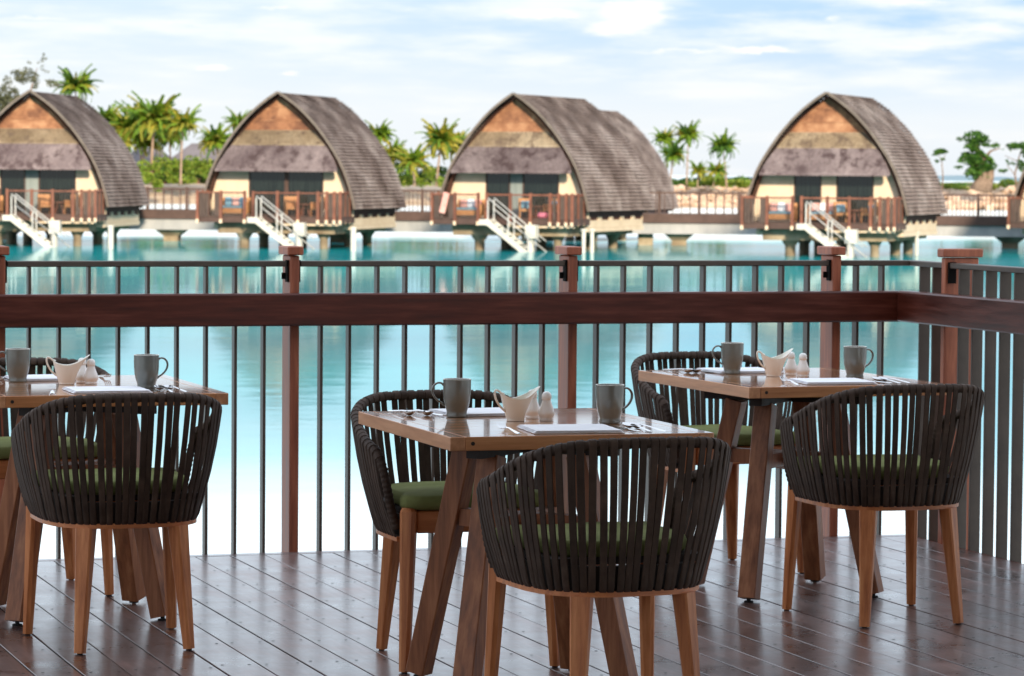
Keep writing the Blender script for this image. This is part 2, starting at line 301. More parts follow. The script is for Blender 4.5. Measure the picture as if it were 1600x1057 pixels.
# ------------------------------------------------------------------ mesh helpers
class MB:
    def __init__(s): s.v = []; s.f = []
    def add(s, vs, fs):
        o = len(s.v); s.v += [tuple(v) for v in vs]; s.f += [tuple(o+i for i in f) for f in fs]
    def box(s, a, b, T=None):
        x0, y0, z0 = a; x1, y1, z1 = b
        vs = [Vector(p) for p in ((x0, y0, z0), (x1, y0, z0), (x1, y1, z0), (x0, y1, z0), (x0, y0, z1), (x1, y0, z1), (x1, y1, z1), (x0, y1, z1))]
        if T: vs = [T @ v for v in vs]
        s.add(vs, [(0, 3, 2, 1), (4, 5, 6, 7), (0, 1, 5, 4), (1, 2, 6, 5), (2, 3, 7, 6), (3, 0, 4, 7)])
    def bbox(s, a, b, r=.003, T=None):
        """box with chamfered edges"""
        x0, y0, z0 = a; x1, y1, z1 = b; vs = []; 
        for z, q in ((z0, r), (z0+r, 0), (z1-r, 0), (z1, r)):
            for (x, y) in ((x0+q+r*(q == 0), y0+q), (x1-q-r*(q == 0), y0+q), (x1-q, y0+q+r*(q == 0)), (x1-q, y1-q-r*(q == 0)), (x1-q-r*(q == 0), y1-q), (x0+q+r*(q == 0), y1-q), (x0+q, y1-q-r*(q == 0)), (x0+q, y0+q+r*(q == 0))):
                vs.append(Vector((x, y, z)))
        if T: vs = [T @ v for v in vs]
        fs = [tuple(reversed(range(8))), tuple(24+i for i in range(8))]
        for k in range(3):
            for i in range(8):
                j = (i+1) % 8; fs.append((k*8+i, k*8+j, k*8+8+j, k*8+8+i))
        s.add(vs, fs)
    def bar(s, p, q, w, h=None, up=(0, 0, 1), w2=None, h2=None, ch=0):
        """square bar between two points, optional taper"""
        p = Vector(p); q = Vector(q); h = h or w; w2 = w2 or w; h2 = h2 or h
        d = (q-p).normalized(); u = Vector(up); x = d.cross(u)
        if x.length < 1e-4: x = d.cross(Vector((0, 1, 0)))
        x.normalize(); y = x.cross(d).normalized(); vs = []
        if ch:
            for c, a, b in ((p, w/2, h/2), (q, w2/2, h2/2)):
                k = ch
                for sx, sy in ((-a+k, -b), (a-k, -b), (a, -b+k), (a, b-k), (a-k, b), (-a+k, b), (-a, b-k), (-a, -b+k)):
                    vs.append(c + x*sx + y*sy)
            fs = [tuple(range(8)), tuple(reversed(range(8, 16)))] + [(i, i+8, (i+1) % 8+8, (i+1) % 8) for i in range(8)]
            s.add(vs, fs); return
        for c, a, b in ((p, w/2, h/2), (q, w2/2, h2/2)):
            for sx, sy in ((-1, -1), (1, -1), (1, 1), (-1, 1)): vs.append(c + x*sx*a + y*sy*b)
        s.add(vs, [(0, 1, 2, 3), (7, 6, 5, 4), (0, 4, 5, 1), (1, 5, 6, 2), (2, 6, 7, 3), (3, 7, 4, 0)])
    def tube(s, pts, r, n=8, caps=True, up=(0, 0, 1)):
        pts = [Vector(p) for p in pts]; rr = r if isinstance(r, (list, tuple)) else [r]*len(pts)
        o = len(s.v); x0 = None
        for i, p in enumerate(pts):
            d = (pts[min(i+1, len(pts)-1)] - pts[max(i-1, 0)]).normalized()
            if x0 is None:
                x = d.cross(Vector(up)); 
                if x.length < 1e-3: x = d.cross(Vector((1, 0, 0)))
            else: x = x0 - d*x0.dot(d)
            x.normalize(); x0 = x; y = d.cross(x)
            for k in range(n):
                a = 2*math.pi*k/n; s.v.append(tuple(p + x*math.cos(a)*rr[i] + y*math.sin(a)*rr[i]))
        for i in range(len(pts)-1):
            for k in range(n):
                j = (k+1) % n; s.f.append((o+i*n+k, o+i*n+j, o+(i+1)*n+j, o+(i+1)*n+k))
        if caps:
            s.f.append(tuple(o+k for k in reversed(range(n)))); e = o+(len(pts)-1)*n; s.f.append(tuple(e+k for k in range(n)))
    def lathe(s, prof, n=32, c=(0, 0, 0)):
        o = len(s.v)
        for r, z in prof:
            for k in range(n):
                a = 2*math.pi*k/n; s.v.append((c[0]+r*math.cos(a), c[1]+r*math.sin(a), c[2]+z))
        for i in range(len(prof)-1):
            for k in range(n):
                j = (k+1) % n; s.f.append((o+i*n+k, o+i*n+j, o+(i+1)*n+j, o+(i+1)*n+k))
        s.f.append(tuple(o+k for k in reversed(range(n)))); e = o+(len(prof)-1)*n; s.f.append(tuple(e+k for k in range(n)))
    def mesh(s, name, mat, smooth=False):
        me = bpy.data.meshes.new(name); me.from_pydata(s.v, [], s.f); me.materials.append(mat)
        if smooth is True: me.shade_smooth()
        elif smooth:
            me.shade_smooth(); me.set_sharp_from_angle(angle=smooth)
        me.update()
        if mat.get('sides'):
            me.materials.append(bpy.data.materials[mat['sides']])
            for p in me.polygons: p.material_index = 0 if p.normal.z > .9 else 1
        return me
    def build(s, name, mat, parent=None, smooth=False, loc=None, rotz=0):
        return obj(name, s.mesh(name, mat, smooth), parent, loc, rotz)

def obj(name, me, parent=None, loc=None, rotz=0):
    o = bpy.data.objects.new(name, me); COL.objects.link(o)
    if parent: o.parent = parent
    if loc is not None: o.location = loc
    if rotz: o.rotation_euler = (0, 0, rotz)
    return o
def tag(o, label=None, cat=None, group=None, kind=None):
    if label: o['label'] = label
    if cat: o['category'] = cat
    if group: o['group'] = group
    if kind: o['kind'] = kind
    return o
def thing(name, label, cat, loc=(0, 0, 0), rotz=0, group=None):
    o = bpy.data.objects.new(name, None); COL.objects.link(o); o.empty_display_size = .2
    o.location = loc; o.rotation_euler = (0, 0, rotz)
    return tag(o, label, cat, group)
KIDS = {}
def dup(root, loc, rotz, label, group=None):
    r = root.copy(); COL.objects.link(r); r.location = loc; r.rotation_euler = (0, 0, rotz); r['label'] = label
    if group: r['group'] = group
    def rec(a, b):
        for ch in list(a.children):
            c = ch.copy(); COL.objects.link(c); c.parent = b; rec(ch, c)
    rec(root, r)
    return r
def catmull(pts, n):
    P = [Vector(p) for p in pts]; P = [2*P[0]-P[1]] + P + [2*P[-1]-P[-2]]; out = []
    for i in range(1, len(P)-2):
        for k in range(n):
            t = k/n; a, b, c, d = P[i-1], P[i], P[i+1], P[i+2]
            out.append(.5*((2*b) + (c-a)*t + (2*a-5*b+4*c-d)*t*t + (3*b-a-3*c+d)*t*t*t))
    out.append(P[-2]); return out
def resample(pts, n):
    Ls = [0]
    for a, b in zip(pts, pts[1:]): Ls.append(Ls[-1] + (b-a).length)
    out = []; j = 0
    for k in range(n):
        t = Ls[-1]*k/(n-1)
        while j < len(Ls)-2 and Ls[j+1] < t: j += 1
        u = (t-Ls[j])/max(1e-9, Ls[j+1]-Ls[j]); out.append(pts[j].lerp(pts[j+1], min(1, max(0, u))))
    return out

# ------------------------------------------------------------------ the setting: water, shore
WZ = -2.04
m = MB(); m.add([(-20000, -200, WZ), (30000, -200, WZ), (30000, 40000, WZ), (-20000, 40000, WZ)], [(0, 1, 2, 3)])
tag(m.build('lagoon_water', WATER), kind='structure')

# far shore: bank and flat land behind it
def shore_pt(px, dist, z):
    p = at(px, 280, dist); return Vector((p.x, p.y, z))
m = MB(); prof = [(-10, WZ-1), (0, WZ-.05), (4, -1.5), (9, -.7), (14, -.15), (20, 0), (60, .1), (400, .3)]
NX = 90; o = 0; rows = []
for i in range(NX+1):
    px = -1500 + 4600*i/NX
    d0 = 350 + 3*math.sin(px*.021) + 2*math.sin(px*.057)
    rows.append([shore_pt(px, d0+a, z + (.12*math.sin(px*.05+a*.3) if a > 3 else 0)) for a, z in prof])
k = len(prof)
m.add([p for r_ in rows for p in r_], [(i*k+j, (i+1)*k+j, (i+1)*k+j+1, i*k+j+1) for i in range(NX) for j in range(k-1)])
land = m.build('shore_bank', SAND, smooth=True); tag(land, kind='structure')
land.data.materials.append(GRASS)
for p in land.data.polygons:
    if p.index % (k-1) >= 5: p.material_index = 1

def blob_rock(m, c, r, seed):
    rnd = random.Random(seed); vs = []; fs = []
    rings = 4; n = 7
    vs.append(c + Vector((0, 0, r*.7)))
    for i in range(1, rings):
        th = math.pi*i/rings
        for j in range(n):
            a = 2*math.pi*(j+.5*(i % 2))/n; q = r*rnd.uniform(.75, 1.15)
            vs.append(c + Vector((q*math.sin(th)*math.cos(a)*1.2, q*math.sin(th)*math.sin(a), q*math.cos(th)*.75)))
    vs.append(c - Vector((0, 0, r*.7)))
    for j in range(n): fs.append((0, 1+j, 1+(j+1) % n))
    for i in range(rings-2):
        for j in range(n): fs.append((1+i*n+j, 1+(i+1)*n+j, 1+(i+1)*n+(j+1) % n, 1+i*n+(j+1) % n))
    e = len(vs)-1
    for j in range(n): fs.append((e, 1+(rings-2)*n+(j+1) % n, 1+(rings-2)*n+j))
    m.add(vs, fs)
m = MB(); rr = random.Random(5)
for i in range(900):
    px = rr.uniform(1040, 1700); t = rr.random()
    z = WZ + 2.3*t; d = 349.5 + 14*t**1.4
    blob_rock(m, shore_pt(px, d, z+rr.uniform(-.1, .15)), rr.uniform(.22, .62)*(1.2 if px > 1430 else .9), i)
tag(m.build('rock_bank', ROCK), 'rough bank of pale pinkish boulders along the far shore behind the walkway', 'rocks', kind='stuff')

m = MB()
hp = [at(x, 280, 3200) for x in range(1380, 1800, 14)]
vs = []
for i, p in enumerate(hp):
    h = 2 + 3.2*math.sin(i/len(hp)*math.pi)+1.2*math.sin(i*1.3)
    vs += [(p.x, p.y, WZ-3), (p.x-40, p.y+150, WZ+h), (p.x-120, p.y+700, WZ-3)]
m.add(vs, [f for i in range(len(hp)-1) for f in ((i*3, (i+1)*3, (i+1)*3+1, i*3+1), (i*3+1, (i+1)*3+1, (i+1)*3+2, i*3+2))])
tag(m.build('distant_hills', HILLM, smooth=True), kind='structure')

# ------------------------------------------------------------------ the deck
DX0, DX1, DY0, DY1 = -5.0, 5.54, 5.0, 11.99
deck = thing('restaurant_deck', None, None); deck['kind'] = 'structure'; 
m = MB(); m.box((DX0, -7, -.30), (DX1, DY1-.03, -.034)); sub = m.build('deck_joists', DKW, deck)
m = MB(); m.bbox((0, DY0, -.030), (.1275, 11.925, 0), .0013); bm_ = m.mesh('board', DECK)
PB = .1325; nb = int((DX1-DX0)/PB); x = DX1 - .128
i = 0
while x > DX0:
    b = obj('board', bm_, deck, (x, 0, 0.0006*math.sin(i*2.3))); x -= PB; i += 1
m = MB(); m.bbox((DX0, 11.931, -.030), (DX1, DY1, .0005), .0022); m.build('edge_board', DECK, deck)
m = MB(); m.box((DX0, -7, -.032), (DX1, DY0-.005, 0)); m.build('rear_boards', DECK, deck)
m = MB(); m.box((DX0, DY1-.028, -.26), (DX1, DY1, -.0335)); m.box((DX1-.002, -7, -.26), (DX1+.026, DY1, -.004)); m.build('fascia_board', W_beamX, deck)
m = MB()
rs = random.Random(3)
x = DX1 - .128
while x > -1.5:
    for ky in range(8):
        y = 8.35 + ky*.45 + rs.uniform(-.02, .02)
        for dx in (.022, .105):
            cx, cy = x+dx+rs.uniform(-.006, .006), y+rs.uniform(-.02, .02)
            m.add([(cx+.0055*math.cos(a*math.pi/3), cy+.0055*math.sin(a*math.pi/3), .0014) for a in range(6)], [tuple(range(6))])
    x -= PB
o = m.build('screw_heads', RUBBER, deck); o['kind'] = 'stuff'
m = MB()
for px_ in (-4.5, -2, .5, 3, 5.2):
    for py_ in (-4, 1.5, 7, 11.2): m.lathe([(.16, WZ-2), (.16, -.3)], 14, (px_, py_, 0))
m.build('piles', CONC, deck)

# unseen pavilion roof and rear wall, added to shade the deck
pav = thing('shade_pavilion', 'unseen timber roof and rear wall added to shade the restaurant deck', 'pavilion')
m = MB(); m.box((-4.5, -7, 3.4), (9.4, 7.9, 3.55)); m.build('ceiling', CEIL, pav)
m = MB(); m.add([(-5, -8, 3.56), (10, -8, 3.56), (10, 8.2, 3.56), (-5, 8.2, 3.56), (2, 0, 6), (2, 1, 6)], [(0, 1, 4), (1, 2, 5, 4), (2, 3, 5), (3, 0, 4, 5), (0, 3, 2, 1)]); m.build('roof', ROOFM, pav)
m = MB(); m.box((-5, -7, 0), (5.5, -6.8, 3.4)); m.build('rear_wall', CEIL, pav)
for x_, y_ in ((-4.2, 7.5), (-4.2, 1), (8.9, 3.4), (-4.2, -6), (8.9, -6)):
    m = MB(); m.bbox((x_-.09, y_-.09, WZ-1 if x_ > 5.6 else 0), (x_+.09, y_+.09, 3.4), .01); m.build('column', W_post, pav)

# ------------------------------------------------------------------ railings
FY = 12.02; FX = 5.565
bal = MB(); bal.bbox((-.0055, -.002, -.22), (.0055, .043, 1.078), .0012); balm = bal.mesh('baluster', MET)
balr = MB(); balr.bbox((-.002, -.0055, -.22), (.043, .0055, 1.078), .0012); balrm = balr.mesh('baluster', MET)
def post_mesh(wx, wy, h):
    a = MB(); a.bbox((0, 0, -.25), (wx, wy, h-.035), .004); return a.mesh('post', W_post)
def cap_mesh(wx, wy, h):
    a = MB(); a.bbox((-.013, -.013, h-.033), (wx+.013, wy+.013, h), .004); return a.mesh('post_cap', W_post)
def bracket(m, x, y, z, sx):
    m.box((x, y, z-.05), (x+sx*.006, y+.03, z+.028)); 
railA = thing('lagoon_railing', 'long metal baluster railing with timber posts along the lagoon side of the deck', 'railing', (0, 0, 0))
X0p, SP = 1.9297-.036, 1.1091
pm, cmn = post_mesh(.036, .125, 1.155), cap_mesh(.036, .125, 1.155)
bk = MB()
for dz, hh in ((0, .08),): bk.bbox((0, 0, -.055), (.008, .034, .028), .001)
bk.box((.000, .030, -.045), (-.014, .033, -.02)); bkm = bk.mesh('bracket', BLACK)
for k in range(-3, 4):
    x = X0p + k*SP
    p = obj('post', pm, railA, (x, 11.995, 0)); obj('post_cap', cmn, p)
    if k < 3:
        m = MB(); m.bbox((x+.045, FY-.004, 1.078), (x+SP-.008, FY+.045, 1.100), .003); m.build('top_rail', MET, railA)
        for j in range(1, 10): obj('baluster', balm, railA, (x+.018+SP*j/10, FY, 0))
    for dx in ((-.008,) if k == 3 else (-.008, .036)):
        obj('bracket', bkm, railA, (x+dx, FY-.008, 1.075))
xl = X0p+3*SP
m = MB(); m.bbox((xl+.045, FY-.004, 1.078), (FX+.036, FY+.045, 1.100), .003); m.build('top_rail', MET, railA)
for j in (1, 2): obj('baluster', balm, railA, (xl+.018+SP*j/10-.01, FY, 0))
m = MB(); m.bbox((-3, 11.925, .858), (5.535, 11.992, .980), .006); m.build('timber_beam', W_beamX, railA)
railB = thing('side_railing', 'metal railing with wide flat balusters down the right side of the deck', 'railing', (0, 0, 0))
PY = 11.655
pm2, cm2 = post_mesh(.145, .036, 1.155), cap_mesh(.145, .036, 1.155)
for k in range(0, 4):
    p = obj('post', pm2, railB, (5.548, PY-k*1.19, 0)); obj('post_cap', cm2, p)
    y1 = PY-k*1.19-.008; 
    m = MB(); m.bbox((FX-.004, y1-1.19+.045+.008, 1.078), (FX+.045, y1, 1.100), .003); m.build('top_rail', MET, railB)
    obj('bracket', bkm, railB, (5.556, PY-k*1.19-.006, 1.075), R(-90))
m = MB(); m.bbox((FX-.004, PY+.042, 1.078), (FX+.045, FY-.006, 1.100), .003); m.build('top_rail', MET, railB)
y = 11.92
while y > 8.2:
    if min(abs(y-(PY+.018-k*1.19)) for k in range(4)) > .03: obj('baluster', balrm, railB, (FX, y, 0))
    y -= .119
m = MB(); m.bbox((5.466, 7.0, .860), (5.535, 11.924, .982), .006); m.build('timber_beam', W_beamY, railB)

# ------------------------------------------------------------------ dining chair
TOP = [(0, -.284, .764), (.13, -.277, .762), (.208, -.243, .752), (.262, -.175, .728), (.286, -.085, .696), (.292, 0, .664), (.291, .07, .643), (.286, .122, .630), (.279, .155, .600), (.268, .168, .545), (.254, .172, .47), (.236, .173, .41)]
BOT = [(0, -.232), (.088, -.226), (.155, -.198), (.204, -.14), (.227, -.06), (.233, .02), (.232, .10), (.230, .165)]
topc = catmull(TOP, 8); topL = [Vector((-p.x, p.y, p.z)) for p in reversed(topc[1:])] + topc
botc = catmull([(x, y, .398) for x, y in BOT], 8); botL = [Vector((-p.x, p.y, p.z)) for p in reversed(botc[1:])] + botc
NS = 50
topS = resample(topL, 401); botS = resample(botL, 401)
T0 = next(i for i, p in enumerate(topS) if p.z > .603)/400
def strap_mesh(i):
    t = T0 + (i+.5+random.Random(i*5+1).uniform(-.16, .16))/NS*(1-2*T0)
    # fewer straps reach the descending arm fronts
    rt = random.Random(i)
    k = int(t*400); T = topS[k]; tanT = (topS[min(400, k+3)]-topS[max(0, k-3)]).normalized()
    tb = .5 + (t-.5)/(.5-T0)*.495 + random.Random(i*3+2).uniform(-.0025, .0025)
    k2 = max(3, min(397, int(tb*400))); B = botS[k2].copy(); tanB = (botS[k2+3]-botS[k2-3]).normalized()
    n = Vector((tanT.y, -tanT.x, 0)).normalized(); nB = Vector((tanB.y, -tanB.x, 0)).normalized()
    q_ = min(1, max(0, (T.y-.06)/.07)); n = n.lerp(Vector((math.copysign(1, T.x), 0, 0)), q_).normalized(); n = (n - tanT*n.dot(tanT)).normalized()
    upn = tanT.cross(n)
    if upn.dot(Vector((0, .6, 1))) < 0: upn = -upn
    pts = []; nor = []
    for a in (215, 180, 140, 90, 50, 15, -10):
        c = math.cos(R(a)); s_ = math.sin(R(a)); d = n*c + upn*s_
        pts.append(T + d*.0135); nor.append(d)
    A = pts[-1]; E_ = B + nB*.010 + Vector((0, 0, .0))
    for q in (.15, .35, .6, .85, 1.0):
        p = A.lerp(E_, q) + (nB*.008*math.sin(math.pi*q)); pts.append(p); nor.append(n.lerp(nB, q).normalized())
    pts.append(B + nB*.004 - Vector((0, 0, .012))); nor.append((nB*.3+Vector((0, 0, -1))).normalized())
    pts.append(B - nB*.02 - Vector((0, 0, .012))); nor.append(Vector((0, 0, -1)))
    m = MB(); M_ = len(pts)
    for j, (p, nn) in enumerate(zip(pts, nor)):
        q = min(1, max(0, (j-6)/5)); w = (.0215 if j < 6 else .0202-.0012*q)/2; tn = tanT.lerp(tanB, q).normalized()
        tn = (tn - nn*tn.dot(nn)).normalized(); th = .0022
        for sx, sy in ((-1, -.3), (-.8, 1), (.8, 1), (1, -.3), (0, -1)):
            m.v.append(tuple(p + tn*sx*w + nn*sy*th))
    for j in range(M_-1):
        for c in range(5):
            d = (c+1) % 5; m.f.append((j*5+c, j*5+d, j*5+5+d, j*5+5+c))
    return m.mesh('cord_strap', CORD, R(50))
straps = [strap_mesh(i) for i in range(NS)]
m = MB(); rp = resample(topL, 460); m.tube(rp, [.0124 if (i//2) % 2 else .0140 for i in range(460)], 8); railmesh = m.mesh('arm_rail', CORD, True)
# lower wooden ring
def ring(m, path, inset, z0, z1, th):
    P = resample(path, 60); vs = []
    for i, p in enumerate(P):
        t = (P[min(59, i+1)]-P[max(0, i-1)]).normalized(); n = Vector((t.y, -t.x, 0))
        a = p - n*inset; b = p - n*(inset+th)
        vs += [(a.x, a.y, z0), (a.x, a.y, z1), (b.x, b.y, z1), (b.x, b.y, z0)]
    fs = [(i*4+c, (i+1)*4+c, (i+1)*4+(c+1) % 4, i*4+(c+1) % 4) for i in range(59) for c in range(4)] + [(0, 1, 2, 3), (239, 238, 237, 236)]
    m.add(vs, fs)
m = MB(); ring(m, botL, -.004, .372, .386, .05); ringm = m.mesh('seat_ring', W_apron)
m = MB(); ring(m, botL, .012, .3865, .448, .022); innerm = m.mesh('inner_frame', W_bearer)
m = MB(); m.bbox((-.188, .190, .400), (.188, .218, .464), .004); apron = m.mesh('front_apron', W_apron)
def cushion_mesh():
    P = resample(botL, 44); pl = [Vector((p.x*.905, p.y*.9+.012, 0)) for p in P]
    pl = [p for p in pl if p.y < .16] 
    front = [Vector((.232, .185, 0)), Vector((.222, .225, 0)), Vector((.18, .238, 0)), Vector((.06, .243, 0)), Vector((-.06, .243, 0)), Vector((-.18, .238, 0)), Vector((-.222, .225, 0)), Vector((-.232, .185, 0))]
    pl = pl + front; n = len(pl); m = MB(); c = Vector((0, -.01, 0))
    prof = [(.0, .467), (.90, .467), (.97, .470), (1.0, .480), (1.0, .496), (.975, .507), (.94, .5105), (.6, .517), (0, .520)]
    for s_, z in prof[1:-1]:
        for p in pl:
            q = c + (p-c)*s_; m.v.append((q.x, q.y, z + .0015*math.sin(q.x*31)*math.cos(q.y*27)))
    L_ = len(prof)-2
    for i in range(L_-1):
        for k in range(n): m.f.append((i*n+k, i*n+(k+1) % n, (i+1)*n+(k+1) % n, (i+1)*n+k))
    m.v.append((0, -.01, .468)); m.v.append((0, -.01, .519)); a = len(m.v)-2
    for k in range(n):
        m.f.append((a, (k+1) % n, k)); m.f.append((a+1, (L_-1)*n+k, (L_-1)*n+(k+1) % n))
    return m.mesh('seat_cushion', CUSH, R(60))
cushm = cushion_mesh()
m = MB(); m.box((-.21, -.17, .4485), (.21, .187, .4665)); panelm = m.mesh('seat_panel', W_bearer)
def leg_front(sx):
    m = MB(); m.bar((sx*.210, .206, .462), (sx*.228, .232, .004), .046, .046, up=(sx*.6, 1, 0), w2=.030, h2=.030, ch=.009)
    m.bar((sx*.210, .206, .474), (sx*.210, .206, .462), .036, .036, up=(sx*.6, 1, 0), w2=.046, h2=.046, ch=.009); return m.mesh('leg', W_leg, R(30))
def leg_back(sx):
    m = MB(); m.bar((sx*.140, -.196, .3715), (sx*.166, -.232, .004), .054, .044, up=(-sx*.75, 1, 0), w2=.031, h2=.027, ch=.005); return m.mesh('leg', W_leg, R(30))
legms = [leg_front(-1), leg_front(1), leg_back(-1), leg_back(1)]
fm = MB(); fm.lathe([(.009, 0), (.009, .006)], 10); footm = fm.mesh('glide', RUBBER)
def make_chair(label, group):
    t = thing('dining_chair', label, 'chair', group=group)
    for s_ in straps: obj('cord_strap', s_, t)
    obj('arm_rail', railmesh, t); obj('seat_ring', ringm, t); obj('inner_frame', innerm, t); obj('front_apron', apron, t)
    obj('seat_panel', panelm, t); obj('seat_cushion', cushm, t)
    for lm, (fx, fy) in zip(legms, ((-.228, .232), (.228, .232), (-.166, -.232), (.166, -.232))):
        l_ = obj('leg', lm, t); obj('glide', footm, l_, (fx, fy, 0))
    return t
G = 'brown cord dining chairs at the deck tables'
ch0 = make_chair('brown strap tub chair nearest the camera, back turned, at the middle table', G)
ch0.location = (2.83, 7.96, 0); ch0.rotation_euler.z = R(3)
for (x, y, rz, lb) in ((1.920, 9.82, 2, 'brown strap tub chair with its back turned at the left table'),
                       (4.425, 9.75, 1.5, 'brown strap tub chair with its back turned at the right table'),
                       (1.885, 11.14, 178, 'tub chair on the railing side of the left table, mostly hidden'),
                       (2.820, 9.22, 180, 'tub chair with green cushion facing the camera at the middle table'),
                       (4.395, 11.115, 183, 'tub chair facing the camera behind the right table by the railing')):
    dup(ch0, (x, y, 0), R(rz), lb)

# ------------------------------------------------------------------ dining table
TH = .742
def make_table(label):
    t = thing('dining_table', label, 'table', group='square wooden dining tables')
    hx, hy, th, ox = .370, .478, .037, .019
    z0 = TH-th
    m = MB(); m.bbox((-hx, -hy, z0), (-hx+.041, hy, TH), .0018); side = m.mesh('side_rail', W_topY)
    for x_ in (0, 2*hx-.041): obj('side_rail', side, t, (x_+ox, 0, 0))
    m = MB(); m.bbox((-hx+.0416, -hy, z0), (hx-.0416, -hy+.06, TH), .0018); er = m.mesh('end_rail', W_topX)
    for y_ in (0, 2*hy-.06): obj('end_rail', er, t, (ox, y_, 0))
    n = 9; wy = (2*hy-.12-.0006)/n
    m = MB(); m.bbox((-hx+.0416, 0.0004, z0+.006), (hx-.0416, wy-.0008, TH), .0009); pl = m.mesh('plank', W_topX)
    for i in range(n): obj('plank', pl, t, (ox, -hy+.0604+i*wy, 0))
    for sx in (-1, 1):
        m = MB(); m.lathe([(.0055, 0), (.0055, .0012)], 10); pg = m.build('dowel_plug', W_bearer, t, loc=(sx*(hx-.062)+ox, -hy, TH-.018)); pg.rotation_euler.x = R(90)
    m = MB(); m.bbox((-.17, -.22, z0-.014), (.17, .22, z0-.0005), .002); m.build('shadow_plate', BLACK, t)  # dark plate put in for the black shadow under the top
    for s_ in (-1, 1):
        m = MB(); d = Vector((.205, .205*s_, 0)); top = z0-.0145 if s_ > 0 else z0-.0150
        if s_ > 0: m.bar(-d+Vector((0, 0, top-.0155)), d+Vector((0, 0, top-.0155)), .046, .031)
        else:
            m.bar(-d+Vector((0, 0, top-.0155)), -d.normalized()*.03+Vector((0, 0, top-.0155)), .046, .031); m.bar(d.normalized()*.03+Vector((0, 0, top-.0155)), d+Vector((0, 0, top-.0155)), .046, .031)
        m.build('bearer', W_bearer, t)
    for sx in (-1, 1):
        for sy in (-1, 1):
            a = Vector((sx*.128, sy*.122, .658)); b = Vector((sx*.233, sy*.232, .012))
            m = MB(); m.bar(a, b, .064, .060, up=(sx, sy, 0), w2=.062, h2=.058, ch=.003)
            l_ = m.build('leg', W_legd, t)
            m = MB(); m.lathe([(.016, 0), (.016, .004), (.007, .005), (.007, .0125)], 12, (b.x, b.y, 0)); m.build('levelling_foot', RUBBER, l_)
    for s_ in (-1, 1):
        m = MB(); d = Vector((.135, .135*s_, 0)); z = Vector((0, 0, .465))
        if s_ > 0: m.bar(-d+z, d+z, .044, .048)
        else: m.bar(-d+z, -d.normalized()*.023+z, .044, .048); m.bar(d.normalized()*.023+z, d+z, .044, .048)
        m.build('stretcher', W_legd, t)
    return t
TABLES = [((1.92, 10.49), 0, 'left'), ((2.847, 8.69), -.6, 'middle'), ((4.37, 10.44), 2.2, 'right')]
tabs = {}
t0 = make_table('square wooden table in the middle, nearest the camera'); t0.location = (2.847, 8.69, 0); t0.rotation_euler.z = R(-.6); tabs['middle'] = t0
tabs['left'] = dup(t0, (1.92, 10.49, 0), 0, 'wooden table cut off by the left edge of the picture')
tabs['right'] = dup(t0, (4.37, 10.44, 0), R(2.2), 'paler looking wooden table on the right near the railing corner')

# ------------------------------------------------------------------ tableware
def mug():
    t = thing('mug', '', 'mug', group='grey stoneware mugs')
    m = MB()
    out = [(.0, .0), (.029, 0), (.0305, .002), (.0300, .006), (.0285, .011), (.0300, .018), (.0345, .032), (.0378, .048), (.0395, .066), (.0400, .085), (.0400, .103), (.0402, .1070)]
    m.lathe(out, 40); m.build('body', MUG, t, smooth=R(50))
    m = MB(); m.lathe([(.0402, .1070), (.0395, .1082), (.0380, .1075), (.0375, .100), (.0368, .06), (.033, .03), (.02, .012), (.001, .011)], 40); m.build('glazed_inside', MUGIN, t, smooth=R(50))
    P = catmull([(.0385, 0, .090), (.046, 0, .0965), (.058, 0, .0955), (.068, 0, .086), (.0705, 0, .072), (.065, 0, .058), (.054, 0, .046), (.043, 0, .039), (.036, 0, .033)], 5)
    m = MB(); o = len(m.v); n = 10
    for i, p in enumerate(P):
        d = (P[min(i+1, len(P)-1)]-P[max(0, i-1)]).normalized(); x = Vector((0, 1, 0)); y = d.cross(x)
        for k in range(n):
            a = 2*math.pi*k/n; m.v.append(tuple(p + x*math.cos(a)*.0058 + y*math.sin(a)*.0030))
    for i in range(len(P)-1):
        for k in range(n): m.f.append((i*n+k, i*n+(k+1) % n, (i+1)*n+(k+1) % n, (i+1)*n+k))
    m.build('handle', MUG, t, smooth=True)
    return t
